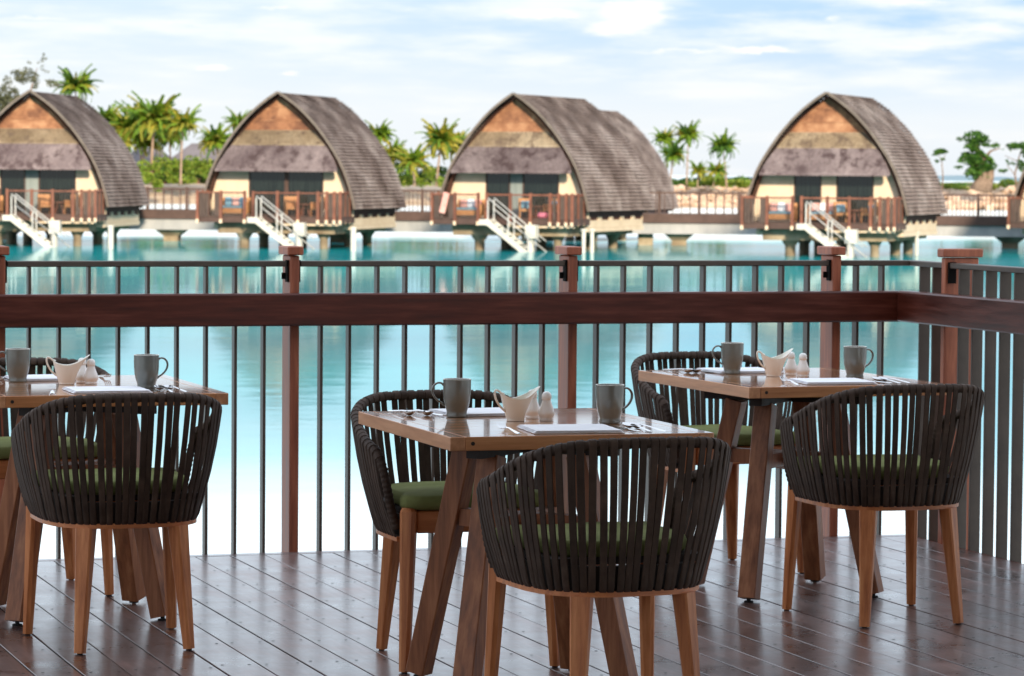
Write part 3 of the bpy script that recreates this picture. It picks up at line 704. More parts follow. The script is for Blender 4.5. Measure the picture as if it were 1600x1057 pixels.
def jug():
    t = thing('milk_jug', '', 'jug', group='cream porcelain sauce jugs')
    n = 40; m = MB()
    def surf(v, k, inner):
        a = 2*math.pi*k/n; ca, sa = math.cos(a), math.sin(a)
        spout = max(0, ca)**2.2; back = max(0, -ca)**2
        rim = .064 + .032*spout + .013*back - .002*(abs(sa))
        z = v*rim
        r = .0235 + .0035*math.sin(min(1, v*5)*math.pi)*0 + .0150*v**.75 + (.0015 if v < .03 else 0)
        rx = r*(1.0 + .18*v); ry = r*(1 - .10*v)
        x = rx*ca + .030*spout*v**2.4 ; y = ry*sa*(1 - .35*spout*v**2)
        if inner: x *= .93; y *= .90; z = max(.006, z - (.0008 if v > .97 else .0))
        return (x, y, z)
    vs = [0, .02, .05, .12, .2, .3, .4, .5, .6, .7, .8, .88, .95, 1]
    for v in vs:
        for k in range(n): m.v.append(surf(v, k, False))
    for v in reversed(vs[1:]):
        for k in range(n): m.v.append(surf(v, k, True))
    rows = len(m.v)//n
    for i in range(rows-1):
        for k in range(n): m.f.append((i*n+k, i*n+(k+1) % n, (i+1)*n+(k+1) % n, (i+1)*n+k))
    m.f.append(tuple(reversed(range(n)))); m.f.append(tuple((rows-1)*n+k for k in range(n)))
    m.build('body', CREAM, t, smooth=R(60))
    P = catmull([(-.036, 0, .074), (-.045, 0, .079), (-.055, 0, .086), (-.0625, 0, .086), (-.0645, 0, .076), (-.060, 0, .060), (-.050, 0, .044), (-.040, 0, .034), (-.031, 0, .028)], 5)
    m = MB(); m.tube(P, [.0040]*4+[.0032]*(len(P)-8)+[.0038]*4, 10); m.build('handle', CREAM, t, smooth=True)
    return t
def shaker():
    t = thing('shaker', '', 'shaker', group='white salt and pepper shakers')
    m = MB(); prof = catmull([(.0195, 0, 0), (.0205, 0, .004), (.0195, 0, .008), (.0225, 0, .015), (.0238, 0, .022), (.0215, 0, .031), (.0170, 0, .042), (.0135, 0, .052), (.0118, 0, .058)], 3)
    m.lathe([(p.x, p.z) for p in prof], 28); m.build('body', WHITE, t, smooth=R(60))
    m = MB(); m.lathe([(.0118, .0581), (.0136, .062), (.0140, .068), (.0130, .074), (.0100, .079), (.0055, .0815), (.0008, .082)], 28); m.build('dome_cap', WHITE, t, smooth=True)
    return t
def napkin():
    m = MB(); w_, d_ = .125, .115; nx, ny = 14, 8
    for lay in range(3):
        z0 = .0008 + lay*.0029; sh = .004*lay
        top = []; 
        for i in range(nx+1):
            for j in range(ny+1):
                u = i/nx*2-1; v = j/ny*2-1
                z = z0 + .0024 + .0022*math.sin(u*4+lay)*math.cos(v*3) * (1-u*u*.5)
                if abs(u) > .999 or abs(v) > .999: z = z0 + .0012
                top.append((u*(w_-sh)+.0015*math.sin(v*9+lay), v*(d_-sh*.6), z))
        o = len(m.v); m.v += top; m.v += [(x, y, z0) for x, y, z in top]
        K = (nx+1)*(ny+1)
        for i in range(nx):
            for j in range(ny):
                a = o+i*(ny+1)+j; m.f.append((a, a+ny+1, a+ny+2, a+1)); m.f.append((a+K, a+K+1, a+K+ny+2, a+K+ny+1))
        bd = [i*(ny+1) for i in range(nx+1)] + [nx*(ny+1)+j for j in range(1, ny+1)] + [i*(ny+1)+ny for i in range(nx-1, -1, -1)] + [j for j in range(ny-1, 0, -1)]
        for q in range(len(bd)):
            a, b = bd[q], bd[(q+1) % len(bd)]; m.f.append((o+a, o+b, o+b+K, o+a+K)[::-1])
    return tag(m.build('napkin', LINEN, smooth=R(55)), '', 'napkin', 'folded white napkins')
def flat_path(m, pts, ws, th):
    """strip along y: pts (y,z), half widths"""
    n = len(pts); 
    for (y, z), w_ in zip(pts, ws):
        m.v += [(-w_, y, z), (0, y, z+th), (w_, y, z), (0, y, z-th*.6)]
    o = len(m.v)-4*n
    for i in range(n-1):
        for c in range(4): m.f.append((o+i*4+c, o+i*4+(c+1) % 4, o+i*4+4+(c+1) % 4, o+i*4+4+c))
    m.f.append((o, o+1, o+2, o+3)); e = o+4*(n-1); m.f.append((e+3, e+2, e+1, e))
def fork():
    m = MB(); flat_path(m, [(0, .0025), (.01, .003), (.05, .006), (.10, .010), (.125, .009), (.135, .007), (.145, .006)], [.006, .008, .006, .0028, .003, .008, .0115], .0022)
    for k in range(4):
        x = -.0093 + k*.0062; m.tube([(x, .143, .006), (x, .16, .008), (x, .178, .013), (x*.95, .192, .020)], [.0016, .0016, .0014, .0009], 6)
    return tag(m.build('fork', STEEL, smooth=R(40)), '', 'fork', 'steel forks')
def spoon():
    m = MB(); flat_path(m, [(0, .0025), (.01, .003), (.05, .006), (.10, .010), (.125, .011), (.137, .0105)], [.005, .0068, .005, .0026, .003, .005], .0022)
    nr, na = 5, 20; c = Vector((0, .160, .0105))
    for side in (0, 1):
        for i in range(nr+1):
            r = i/nr
            for k in range(na):
                a = 2*math.pi*k/na; m.v.append((c.x+.0165*r*math.sin(a)*(1-.12*math.cos(a)), c.y+.026*r*math.cos(a), c.z - .0095*(1-r*r) - side*.0012 + .003*r*math.cos(a)))
    o = len(m.v)-2*(nr+1)*na
    for side in (0, 1):
        b = o+side*(nr+1)*na
        for i in range(nr):
            for k in range(na): 
                f = (b+i*na+k, b+i*na+(k+1) % na, b+(i+1)*na+(k+1) % na, b+(i+1)*na+k); m.f.append(f if side else f[::-1])
    for k in range(na): m.f.append((o+nr*na+k, o+nr*na+(k+1) % na, o+(nr+1)*na+nr*na+(k+1) % na, o+(nr+1)*na+nr*na+k))
    return tag(m.build('spoon', STEEL, smooth=R(40)), '', 'spoon', 'steel spoons')
def knife():
    m = MB(); flat_path(m, [(0, .004), (.01, .004), (.06, .004), (.09, .004), (.1, .003), (.12, .003), (.18, .003), (.205, .003), (.215, .003)], [.006, .0078, .0068, .005, .006, .0095, .0100, .0080, .0025], .0018)
    return tag(m.build('knife', STEEL, smooth=R(30)), '', 'knife', 'steel knives')
protos = {'mug': mug, 'jug': jug, 'shaker': shaker, 'napkin': napkin, 'fork': fork, 'spoon': spoon, 'knife': knife}
made = {}
JR = random.Random(77)
def put(kind, tb, x, y, rz, label):
    x += JR.uniform(-.006, .006); y += JR.uniform(-.008, .008); rz += JR.uniform(-5, 5)
    (cx, cy), rt, nm = tb; a = R(rt)
    loc = (cx + x*math.cos(a) - y*math.sin(a), cy + x*math.sin(a) + y*math.cos(a), TH+.0006)
    if kind not in made:
        o = protos[kind](); made[kind] = o; o.location = loc; o.rotation_euler = (0, 0, R(rz)+a); o['label'] = label; return o
    return dup(made[kind], loc, R(rz)+a, label)
for tb, mugs, jg, sh, jr in ((TABLES[0], ((-.165, .195), (.175, -.225)), (-.03, .03), ((.03, .09), (.055, .02)), -6),
                             (TABLES[1], ((-.128, .200), (.215, -.115)), (-.018, .03), ((.062, .105), (.076, .012)), 10),
                             (TABLES[2], ((-.110, .220), (.215, -.090)), (-.022, .03), ((.060, .085), (.060, -.01)), 6)):
    nm = tb[2]
    put('mug', tb, mugs[0][0], mugs[0][1], 172, f'grey mug with handle to the left at the far place of the {nm} table')
    put('mug', tb, mugs[1][0], mugs[1][1], 8, f'grey mug with handle to the right at the near place of the {nm} table')
    put('jug', tb, jg[0], jg[1], jr, f'cream porcelain jug with curved spout in the centre of the {nm} table')
    put('shaker', tb, sh[0][0], sh[0][1], 0, f'white shaker standing farther back of the pair on the {nm} table')
    put('shaker', tb, sh[1][0], sh[1][1], 0, f'white shaker standing in front of its pair on the {nm} table')
    for far in (0, 1):
        s_ = -1 if far else 1; pl = 'far' if far else 'near'; r0 = 180 if far else 0
        put('napkin', tb, s_*.032, s_*-.315, r0+(3 if far else -4), f'folded white napkin at the {pl} place of the {nm} table')
        put('fork', tb, s_*-.155, s_*-.435, r0-6, f'steel fork left of the napkin at the {pl} place of the {nm} table')
        put('knife', tb, s_*.185, s_*-.440, r0+9, f'steel knife right of the napkin at the {pl} place of the {nm} table')
        put('spoon', tb, s_*.225, s_*-.435, r0+7, f'steel spoon beside the knife at the {pl} place of the {nm} table')
        put('spoon', tb, s_*.265, s_*-.440, r0+7, f'outermost steel spoon at the {pl} place of the {nm} table')

# ------------------------------------------------------------------ bungalows over the water
ARCH = [(0, 0), (.30, .46), (.70, .98), (1.2, 1.50), (1.8, 2.02), (2.5, 2.52), (3.2, 2.94), (3.9, 3.24), (4.6, 3.46), (5.3, 3.62)]
APEX = 5.62
archc = catmull([(w_, 0, APEX-d) for d, w_ in ARCH], 10)
def arch_w(z):
    for a, b in zip(archc, archc[1:]):
        if a.z >= z >= b.z: return a.x + (b.x-a.x)*(a.z-z)/max(1e-6, a.z-b.z)
    return archc[-1].x
DKZ = -.56
def roof_mb(depth, n=38, y0=0):
    m = MB(); P = resample(archc, n+1)
    for sx in (1, -1):
        for i in range(n):
            a, b = P[i], P[i+1]; t = (b-a).normalized(); nn = Vector((-t.z, 0, t.x))
            if nn.x < 0: nn = -nn
            A = a + nn*.02; B = b + nn*.10
            nseg = 6
            for j in range(nseg):
                ya = y0 + depth*j/nseg + (.045*math.sin(i*5.3) if j == 0 else 0); yb = y0+depth*(j+1)/nseg + (.06*math.sin(i*4.1) if j == nseg-1 else 0)
                jit = .02*math.sin(i*7.1+j*3.3)
                vs = [Vector((sx*A.x, ya, A.z)), Vector((sx*A.x, yb, A.z)), Vector((sx*(B.x+jit), yb, B.z)), Vector((sx*(B.x+jit), ya, B.z)), Vector((sx*(b.x+nn.x*.02), ya, b.z+nn.z*.02)), Vector((sx*(b.x+nn.x*.02), yb, b.z+nn.z*.02))]
                m.add(vs, [(0, 1, 2, 3), (3, 2, 5, 4)] if sx < 0 else [(3, 2, 1, 0), (4, 5, 2, 3)])
    return m
def inner_roof(depth, y0=0):
    m = MB(); P = resample(archc, 24)
    for sx in (1, -1):
        for i in range(23):
            a, b = P[i], P[i+1]; t = (b-a).normalized(); nn = Vector((-t.z, 0, t.x)); nn = nn if nn.x > 0 else -nn
            A = a - nn*.16; B = b - nn*.16; A.x = max(0, A.x); B.x = max(0, B.x)
            m.add([(sx*A.x, y0+.04, A.z), (sx*A.x, y0+depth-.04, A.z), (sx*B.x, y0+depth-.04, B.z), (sx*B.x, y0+.04, B.z)], [(0, 1, 2, 3) if sx > 0 else (3, 2, 1, 0)])
    return m
def barge(y0, y1):
    m = MB(); P = resample(archc, 30)
    for sx in (1, -1):
        for i in range(29):
            a, b = P[i], P[i+1]; t = (b-a).normalized(); nn = Vector((-t.z, 0, t.x)); nn = nn if nn.x > 0 else -nn
            q = []
            for p in (a, b):
                for k, y in ((.082, y0), (.082, y1), (-.03, y1), (-.03, y0)):
                    v = p+nn*k; q.append((sx*max(0, v.x), y, v.z))
            fs = [(c, 4+c, 4+(c+1) % 4, (c+1) % 4) for c in range(4)]
            m.add(q, [f if sx > 0 else f[::-1] for f in fs])
    return m
def clip_wall(m, z0, z1, y, inset, x0=None, x1=None, th=.12, n=10):
    """vertical wall panel following the arch"""
    for i in range(n):
        za = z0+(z1-z0)*i/n; zb = z0+(z1-z0)*(i+1)/n
        wa, wb = max(0.01, arch_w(za)-inset), max(.01, arch_w(zb)-inset)
        l0 = -wa if x0 is None else max(x0, -wa); l1 = -wb if x0 is None else max(x0, -wb)
        r0 = wa if x1 is None else min(x1, wa); r1 = wb if x1 is None else min(x1, wb)
        m.add([(l0, y, za), (r0, y, za), (r1, y, zb), (l1, y, zb), (l0, y+th, za), (r0, y+th, za), (r1, y+th, zb), (l1, y+th, zb)],
              [(0, 1, 2, 3), (7, 6, 5, 4), (1, 5, 6, 2), (4, 0, 3, 7), (3, 2, 6, 7), (4, 5, 1, 0)])
def skirt(prof, inset, n):
    m = MB(); P = resample([Vector((0, y, z)) for y, z in prof], n+1)
    for i in range(n):
        a, b = P[i], P[i+1]
        wa, wb = arch_w(a.z)-inset, arch_w(b.z)-inset
        m.add([(-wa, a.y, a.z), (wa, a.y, a.z), (wb, b.y-.05, b.z), (-wb, b.y-.05, b.z), (wb, b.y, b.z), (-wb, b.y, b.z)], [(3, 2, 1, 0), (5, 4, 2, 3)])
        m.add([(-wa, a.y+.2, a.z), (wa, a.y+.2, a.z), (wb, b.y+.15, b.z), (-wb, b.y+.15, b.z)], [(0, 1, 2, 3)])
    a = P[-1]; w_ = arch_w(a.z)-inset
    m.box((-w_, a.y-.055, a.z-.09), (w_, a.y+.15, a.z-.002))
    return m

def bungalow(px, dist, theta, depth, label, furnish=True, style=0, full=True, base=None):
    hz = 266 + px*12/1450
    p = at(px, hz, dist); va = math.atan2(p.x, p.y)
    rz = -(va + R(theta))
    b = thing('bungalow', label, 'bungalow', (p.x, p.y, DKZ if base is None else base), rz, 'shell roofed bungalows on stilts over the lagoon')
    rf = roof_mb(depth+.12, y0=-.12).build('roof', ROOFM, b)
    inner_roof(depth+.12, -.12).build('roof_lining', EAVE, rf)
    barge(-.18, -.10).build('barge_edge', BARGE, rf)
    m = MB(); clip_wall(m, .2, APEX-.3, depth-.5, .18); m.build('rear_wall', WOVEN, b)
    # gable
    m = MB(); clip_wall(m, 3.6, APEX-.22, .38, .17); m.build('gable_panel', WOVEN, b)
    m = MB(); 
    for zz in (4.35, 4.95):
        w_ = arch_w(zz)-.2; m.box((-w_, .35, zz), (w_, .38, zz+.04))
    m.build('gable_battens', WOVEN, b)
    skirt([(.36, 3.92), (.24, 3.70), (.14, 3.48), (.05, 3.27)], .20, 7).build('upper_skirt', SKIRT_HI, b)
    skirt([(.04, 3.26), (-.12, 2.92), (-.30, 2.52), (-.46, 2.11)], .20, 12).build('lower_skirt', SKIRT_LO, b)
    # front wall
    wy = .45
    ox0, ox1 = (-1.55, 2.02)
    m = MB(); clip_wall(m, 0, 2.6, wy, .2, None, ox0); m.build('wall', PLASTER, b)
    m = MB(); clip_wall(m, 0, 2.6, wy, .2, ox1, None); m.build('wall', PLASTER, b)
    m = MB(); m.box((ox0, wy, 2.2), (ox1, wy+.12, 3.3)); m.build('lintel', DKW, b)
    if style == 0: segs = [(ox0, .22), (.28, ox1)]
    elif style == 1: segs = [(ox0, -.35), (.25, ox1)]
    else: segs = [(ox0, -.30), (.35, ox1)]
    for (a, c) in segs:
        m = MB()
        m.box((a, wy+.02, 0), (a+.06, wy+.1, 2.2)); m.box((c-.06, wy+.02, 0), (c, wy+.1, 2.2)); m.box((a+.06, wy+.02, 2.14), (c-.06, wy+.1, 2.2)); m.box((a+.06, wy+.02, 0), (c-.06, wy+.1, .06))
        d = m.build('glass_door', DKW, b)
        m = MB(); m.box((a+.06, wy+.06, .06), (c-.06, wy+.08, 2.14)); m.build('pane', GLASS, d)
    if style == 1: m = MB(); m.box((-.35, wy+.04, 0), (.25, wy+.09, 2.2)); m.build('curtain', CURT, b)
    if style == 2: m = MB(); m.box((-.30, wy, 0), (.35, wy+.12, 2.2)); m.build('wall', PLASTER, b)
    if style == 0: m = MB(); m.box((.22, wy+.04, 0), (.28, wy+.1, 2.2)); m.build('door_frame', DKW, b)
    # side bases with vents
    for sx in (1, -1):
        m = MB(); w0 = 3.18
        m.box((sx*w0-.1, .75, -.42), (sx*w0+.1, depth-.6, -.1)); up_ = MB(); up_.box((sx*w0-.1, .75, .0605), (sx*w0+.1, depth-.6, .9)); up_.build('upper_side_wall', EAVE, b)
        yy = .75; gap = (depth-1.35)/5
        for q in range(6): m.box((sx*w0-.1, yy+q*gap-(0 if q else 0), -.1), (sx*w0+.1, yy+q*gap+(.45 if q < 5 else 0.001), .06)); 
        m.build('side_wall', PLASTER, b)
        m = MB(); m.box((sx*w0-.05-.02, .75, -.1), (sx*w0+.03, depth-.6, .06)); m.build('vent_recess', EAVE, b)
        m = MB(); m.box((sx*2.3-1.0, .7, -.62), (sx*2.3+1.0, depth-.5, -.43)); m.build('floor_slab', PLASTER, b)
    # deck
    fy = -1.55; x0, x1 = -3.42, 3.42
    m = MB(); m.box((x0, fy, -.30), (x1, .74, -.02)); dk = m.build('terrace', DKW, b)
    m = MB()
    for q in range(18):
        y = fy+.02+q*.127; m.box((x0, y, -.018), (x1, y+.118, 0))
    o = m.build('terrace_boards', RAILD, dk)
    m = MB(); m.box((-2.6, -.9, -.80), (2.9, depth-1, -.62)); m.box((-2.6, -.9, -.62), (2.9, .69, -.31)); m.build('under_slab', CONCT, b)
    m = MB(); m.box((.35, fy+.1, -.42), (3.3, -.95, -.31)); m.build('pale_soffit', PLASTER, b)
    for (cx, cy, r_) in ((-1.45, -.5, .24), (2.25, -.3, .2), (-1.9, 4.2, .24), (2.25, 4.2, .24), (-1.9, depth-2, .24), (2.25, depth-2, .24), (.3, 3.0, .24)):
        m = MB(); m.lathe([(r_, WZ-DKZ-2.2), (r_*.98, -1.05), (r_*1.7, -.802)], 12, (cx, cy, 0)); m.build('stilt', CONCT, b, smooth=R(40))
    # railing posts
    H = 1.14
    def post(x, y, h=H): 
        m = MB(); m.box((x-.06, y-.06, -.34), (x+.06, y+.06, h)); m.build('rail_post', RAILW, b)
        m = MB(); m.box((x-.065, y-.068, -.34), (x+.065, y-.061, -.16)); m.build('post_foot', PLASTER, b)
    fyr = fy-.03
    for x in (-3.36, -2.25, -1.13): post(x, fyr)
    for x in (-.72, .42, 1.38, 2.32, 2.72, 3.08, 3.36): post(x, fyr)
    for y in (-.8, 0.0):
        post(-3.36, y); post(3.36, y)
    m = MB(); m.box((-3.36, fyr-.05, H-.12), (-1.13, fyr+.05, H-.05)); m.box((-.72, fyr-.05, H-.12), (3.36, fyr+.05, H-.05))
    m.box((-3.41, fyr, H-.12), (-3.31, .6, H-.05)); m.box((3.31, fyr, H-.12), (3.41, .6, H-.05)); m.build('hand_rail', RAILW, b)
    m = MB()
    x = -3.3
    while x < 3.3:
        if not (-1.2 < x < -.7): m.box((x-.011, fyr-.011, -.05), (x+.011, fyr+.011, H-.12))
        x += .125
    y = fyr
    while y < .6:
        m.box((-3.372, y-.03, -.05), (-3.348, y+.03, H-.12)); m.box((3.348, y-.03, -.05), (3.372, y+.03, H-.12)); y += .125
    o = m.build('rail_balusters', RAILD, b); o['kind'] = 'stuff'
    for xx in (-3.2, -3.06, -2.90, -2.5, -2.38, 2.5, 2.86, 2.98, 3.22):
        m = MB(); m.box((xx-.055, fyr-.02, -.05), (xx+.055, fyr+.02, H-.121)); m.build('screen_slat', RAILD, b)
    # stairs down to the water
    if full:
        st = MB(); sx0, sz0 = -.42, -.06; sx1, sz1 = 1.95, WZ-DKZ-.35; ya, yb = fyr-.18, fyr-.95
        dirv = (Vector((sx1, 0, sz1))-Vector((sx0, 0, sz0)))
        for y in (ya, yb):
            m = MB(); m.bar((sx0, y, sz0-.05), (sx1, y, sz1-.05), .06, .24, up=(0, 0, 1)); m.build('stair_stringer', WPAINT, b)
            for off in ((1.02, .52) if y == ya else (1.02,)):
                m = MB(); m.tube([(sx0+.12, y, sz0+off-.05), (sx1+.35-off*.1, y, sz1+off-.2)],   .026, 8); m.build('stair_rail', GREYP, b, smooth=True)
            for q in (.05, .46, .86):
                c = Vector((sx0, y, sz0)) + dirv*q; m = MB(); m.box((c.x-.028, y-.028, c.z-.1), (c.x+.028, y+.028, c.z+.98)); m.build('stair_post', GREYP, b)
        for q in range(9):
            c = Vector((sx0, 0, sz0)) + dirv*((q+.5)/9); m = MB(); m.box((c.x-.12, yb+.04, c.z-.02), (c.x+.12, ya-.04, c.z+.02)); m.build('stair_tread', WPAINT, b)
        m = MB(); m.box((sx0-.30, yb-.04, sz0-.24), (sx0+.18, ya+.1, sz0+.01)); m.build('stair_landing', WPAINT, b)
        m = MB(); m.box((1.32, fyr-.55, -.88), (1.82, fyr-.1, -.28)); m.build('pile_cap', WPAINT, b)
        m = MB(); m.lathe([(.14, WZ-DKZ-2.2), (.14, -.881)], 10, (1.5, fyr-.32, 0)); m.build('stair_pile', WPAINT, b, smooth=R(40))
    return b, rz
def local(b, rz, x, y, z=0):
    return (b.location.x + x*math.cos(rz)-y*math.sin(rz), b.location.y + x*math.sin(rz)+y*math.cos(rz), b.location.z+z)
FP = {}
def loveseat(label, loc, rz, cush):
    key = ('l', cush)
    if key in FP: return dup(FP[key], loc, rz, label)
    t = thing('loveseat', label, 'sofa', loc, rz, 'wicker loveseats on the bungalow terraces')
    m = MB(); m.bbox((-.68, -.32, .10), (.68, .32, .34), .02); m.build('seat', WICK, t)
    m = MB(); m.bbox((-.68, .22, .34), (.68, .34, .82), .02); m.build('backrest', WICK, t)
    for sx in (-1, 1):
        m = MB(); m.bbox((sx*.62-.06, -.32, .34), (sx*.62+.06, .22, .60), .015); m.build('armrest', WICK, t)
        for y in (-.26, .26): m = MB(); m.box((sx*.62-.03, y-.03, 0), (sx*.62+.03, y+.03, .10)); m.build('leg', WICK, t)
    m = MB(); m.bbox((-.55, -.31, .341), (.55, .2, .44), .03); m.build('seat_cushion', BLUEC, t)
    for i, x in enumerate((-.33, .02, .36)):
        m = MB(); m.bbox((x-.17, .02, .445), (x+.17, .19, .84), .06); m.build('back_cushion', (BLUEC, PINKC, BLUEC)[i] if cush == 0 else (PINKC, LINEN, PINKC)[i], t)
    FP[key] = t; return t
def armchair(label, loc, rz, cu=False):
    key = ('a', cu)
    if key in FP: return dup(FP[key], loc, rz, label)
    t = thing('wicker_armchair', label, 'chair', loc, rz, 'wicker armchairs on the bungalow terraces')
    m = MB(); m.bbox((-.30, -.30, .30), (.30, .30, .42), .02); m.build('seat', WICK, t)
    m = MB(); m.bbox((-.30, .22, .42), (.30, .30, .90), .02); m.build('backrest', WICK, t)
    for sx in (-1, 1):
        m = MB(); m.bbox((sx*.27-.03, -.28, .42), (sx*.27+.03, .22, .64), .01); m.build('armrest', WICK, t)
        for y in (-.26, .26): m = MB(); m.box((sx*.27-.025, y-.025, 0), (sx*.27+.025, y+.025, .30)); m.build('leg', WICK, t)
    if cu: m = MB(); m.bbox((-.2, .08, .43), (.2, .21, .78), .04); m.build('cushion', BLUEC, t)
    FP[key] = t; return t
def side_table(label, loc):
    if 't' in FP: return dup(FP['t'], loc, 0, label)
    t = thing('side_table', label, 'table', loc, 0, 'small round terrace tables')
    m = MB(); m.lathe([(.32, .52), (.32, .56)], 20); m.build('table_top', RAILW, t)
    for k in range(3):
        a = k*2.1; m = MB(); m.bar((.1*math.cos(a), .1*math.sin(a), .52), (.26*math.cos(a), .26*math.sin(a), 0), .045); m.build('leg', RAILW, t)
    FP['t'] = t; return t

BG = [(48, 151, 13, 9.6, 'leftmost bungalow, its shell roof cut by the left picture edge', 1, 'leftmost'),
      (435, 150, 16, 9.6, 'second bungalow from the left with blue cushions on its terrace', 0, 'second'),
      (803, 149, 20, 9.6, 'third bungalow from the left with another roof rising right behind it', 1, 'third'),
      (1291, 143, 12.5, 9.2, 'fourth bungalow, standing alone on the right before open sky', 2, 'fourth')]
for (px, dist, th, dp, lb, sty, nm) in BG:
    b, rz = bungalow(px, dist, th, dp, lb, style=sty)
    loveseat(f'wicker loveseat with cushions on the terrace of the {nm} bungalow', local(b, rz, -1.85, -.75), rz, 0 if nm == 'second' else 1)
    armchair(f'left wicker armchair on the terrace of the {nm} bungalow', local(b, rz, .85, -.8), rz+R(25), nm in ('fourth', 'third'))
    armchair(f'right wicker armchair on the terrace of the {nm} bungalow', local(b, rz, 2.15, -.8), rz-R(25), nm in ('fourth', 'third'))
    side_table(f'small round table between the armchairs of the {nm} bungalow', local(b, rz, 1.5, -.95))
    if nm == 'fourth':
        loveseat('second cushioned loveseat beside the stairs of the fourth bungalow', local(b, rz, -.1, -.25), rz, 1)
    if nm == 'third':
        m = MB(); 
        for q in range(2): m.tube([(q*.42-.4, 0, .14), (q*.42-.05, 0, .14)], [.13, .13], 12)
        tag(m.build('pool_float', PINKF, smooth=R(40), loc=local(b, rz, 2.1, -1.32), rotz=rz), 'pink rolled pool float on the terrace floor of the third bungalow', 'float')
        m = MB(); m.bbox((-.16, -.03, -.95), (.12, .02, 0), .01); o = m.build('beach_towel', PINKC, loc=local(b, rz, -2.6, -1.68, 1.12), rotz=rz); o.rotation_euler.y = R(14)
        tag(o, 'pink towel hung over the terrace rail of the third bungalow', 'towel')
bungalow(868, 171, 20, 9.6, 'bungalow almost hidden behind the third, only its rear roof showing', full=False, base=-.72)
bungalow(1703, 150, 13, 9.6, 'bungalow at the right picture edge, only its dark roof edge showing', full=True)

for (px, lb) in ((173, 'white pole in the water right of the leftmost bungalow'), (552, 'white pole in the water right of the second bungalow'),
                 (912, 'left one of two white poles by the third bungalow'), (925, 'right one of two white poles by the third bungalow'), (1432, 'white pole in the water right of the fourth bungalow')):
    p = at(px, 390, 146); m = MB(); m.lathe([(.13 if px in (173, 552) else .09, WZ-2), (.13 if px in (173, 552) else .09, -1.05)], 10)
    m.lathe([(.15, -1.0495), (.11, -.99)], 10)
    tag(m.build('mooring_pole', WPAINT, smooth=R(40), loc=(p.x, p.y, 0)), lb, 'pole', 'white poles in the water beside the bungalows')

# walkway behind the bungalows
wk = thing('walkway', 'long raised walkway on concrete beams linking the bungalows', 'walkway')
A = at(-150, 270, 163); B = at(1800, 280, 160); A.z = B.z = 0
d = (B-A).normalized(); nrm = Vector((-d.y, d.x, 0)); Lw = (B-A).length
def WP(s_, off, z): q = A + d*s_ + nrm*off; return Vector((q.x, q.y, z))
def wbox(m, s0, s1, o0, o1, z0, z1):
    vs = [WP(s0, o0, z0), WP(s1, o0, z0), WP(s1, o1, z0), WP(s0, o1, z0), WP(s0, o0, z1), WP(s1, o0, z1), WP(s1, o1, z1), WP(s0, o1, z1)]
    m.add(vs, [(0, 3, 2, 1), (4, 5, 6, 7), (0, 1, 5, 4), (1, 2, 6, 5), (2, 3, 7, 6), (3, 0, 4, 7)])
m = MB(); wbox(m, 0, Lw, 0, 2.4, -.92, -.46); m.build('walk_deck', DKW, wk)
m = MB(); wbox(m, 0, Lw, .1, 2.3, -1.46, -.922); m.build('concrete_beam', CONC, wk)
for off in (.05, 2.35):
    m = MB(); wbox(m, 0, Lw, off-.05, off+.05, .52, .60); m.build('hand_rail', DKW, wk)
m = MB(); s_ = 0
while s_ < Lw:
    for off in (.05, 2.35): wbox(m, s_-.018, s_+.018, off-.02, off+.02, -.46, .52)
    s_ += .42
o = m.build('rail_balusters', DKW, wk); o['kind'] = 'stuff'
s_ = .5
while s_ < Lw:
    m = MB(); wbox(m, s_-.07, s_+.07, -.02, .10, -.46, .66); m.build('rail_post', DKW, wk); s_ += 1.95
for px in (0, 262, 525, 795, 1010, 1062, 1320, 1578):
    q = at(px, 275, 162); s_ = (q-A).dot(d); c = WP(s_, 1.2, 0)
    m = MB()
    vs = []
    for z, hw in ((WZ-2, .36), (-1.78, .36), (-1.425, .78 if px != 1010 else .36)):
        for sx, sy in ((-1, -1), (1, -1), (1, 1), (-1, 1)):
            v = c + d*sx*hw + nrm*sy*.9*(hw/.78 if hw > .4 else .6); vs.append((v.x, v.y, z))
    m.add(vs, [(0, 3, 2, 1), (8, 9, 10, 11)] + [(r_*4+k_, r_*4+(k_+1) % 4, r_*4+4+(k_+1) % 4, r_*4+4+k_) for r_ in range(2) for k_ in range(4)])
    m.build('pier', CONCT, wk)

# ------------------------------------------------------------------ far shore houses
for (px, py, dist, w_, hgt, lb) in ((232, 262, 372, 7.5, 2.0, 'far house with grey roof behind the palms, left one'), (318, 256, 380, 8.5, 2.6, 'far house with grey roof behind the palms, right one')):
    p = at(px, py, dist); h = thing('shore_house', lb, 'house', (p.x, p.y, 0), -math.atan2(p.x, p.y))
    m = MB(); m.box((-w_*.42, -2, 0), (w_*.42, 3, hgt)); m.build('wall', RAILW, h)
    m = MB(); m.add([(-w_/2, -3, hgt), (w_/2, -3, hgt), (w_/2, 4, hgt), (-w_/2, 4, hgt), (-w_*.16, .5, hgt+2.1), (w_*.16, .5, hgt+2.1)], [(0, 1, 5, 4), (1, 2, 5), (2, 3, 4, 5), (3, 0, 4), (3, 2, 1, 0)]); m.build('roof', SLATE, h)
    for x in (-w_*.25, w_*.1):
        m = MB(); m.box((x, -2.05, .5), (x+.9, -2.0, 1.5)); m.build('window', GLASS, h)

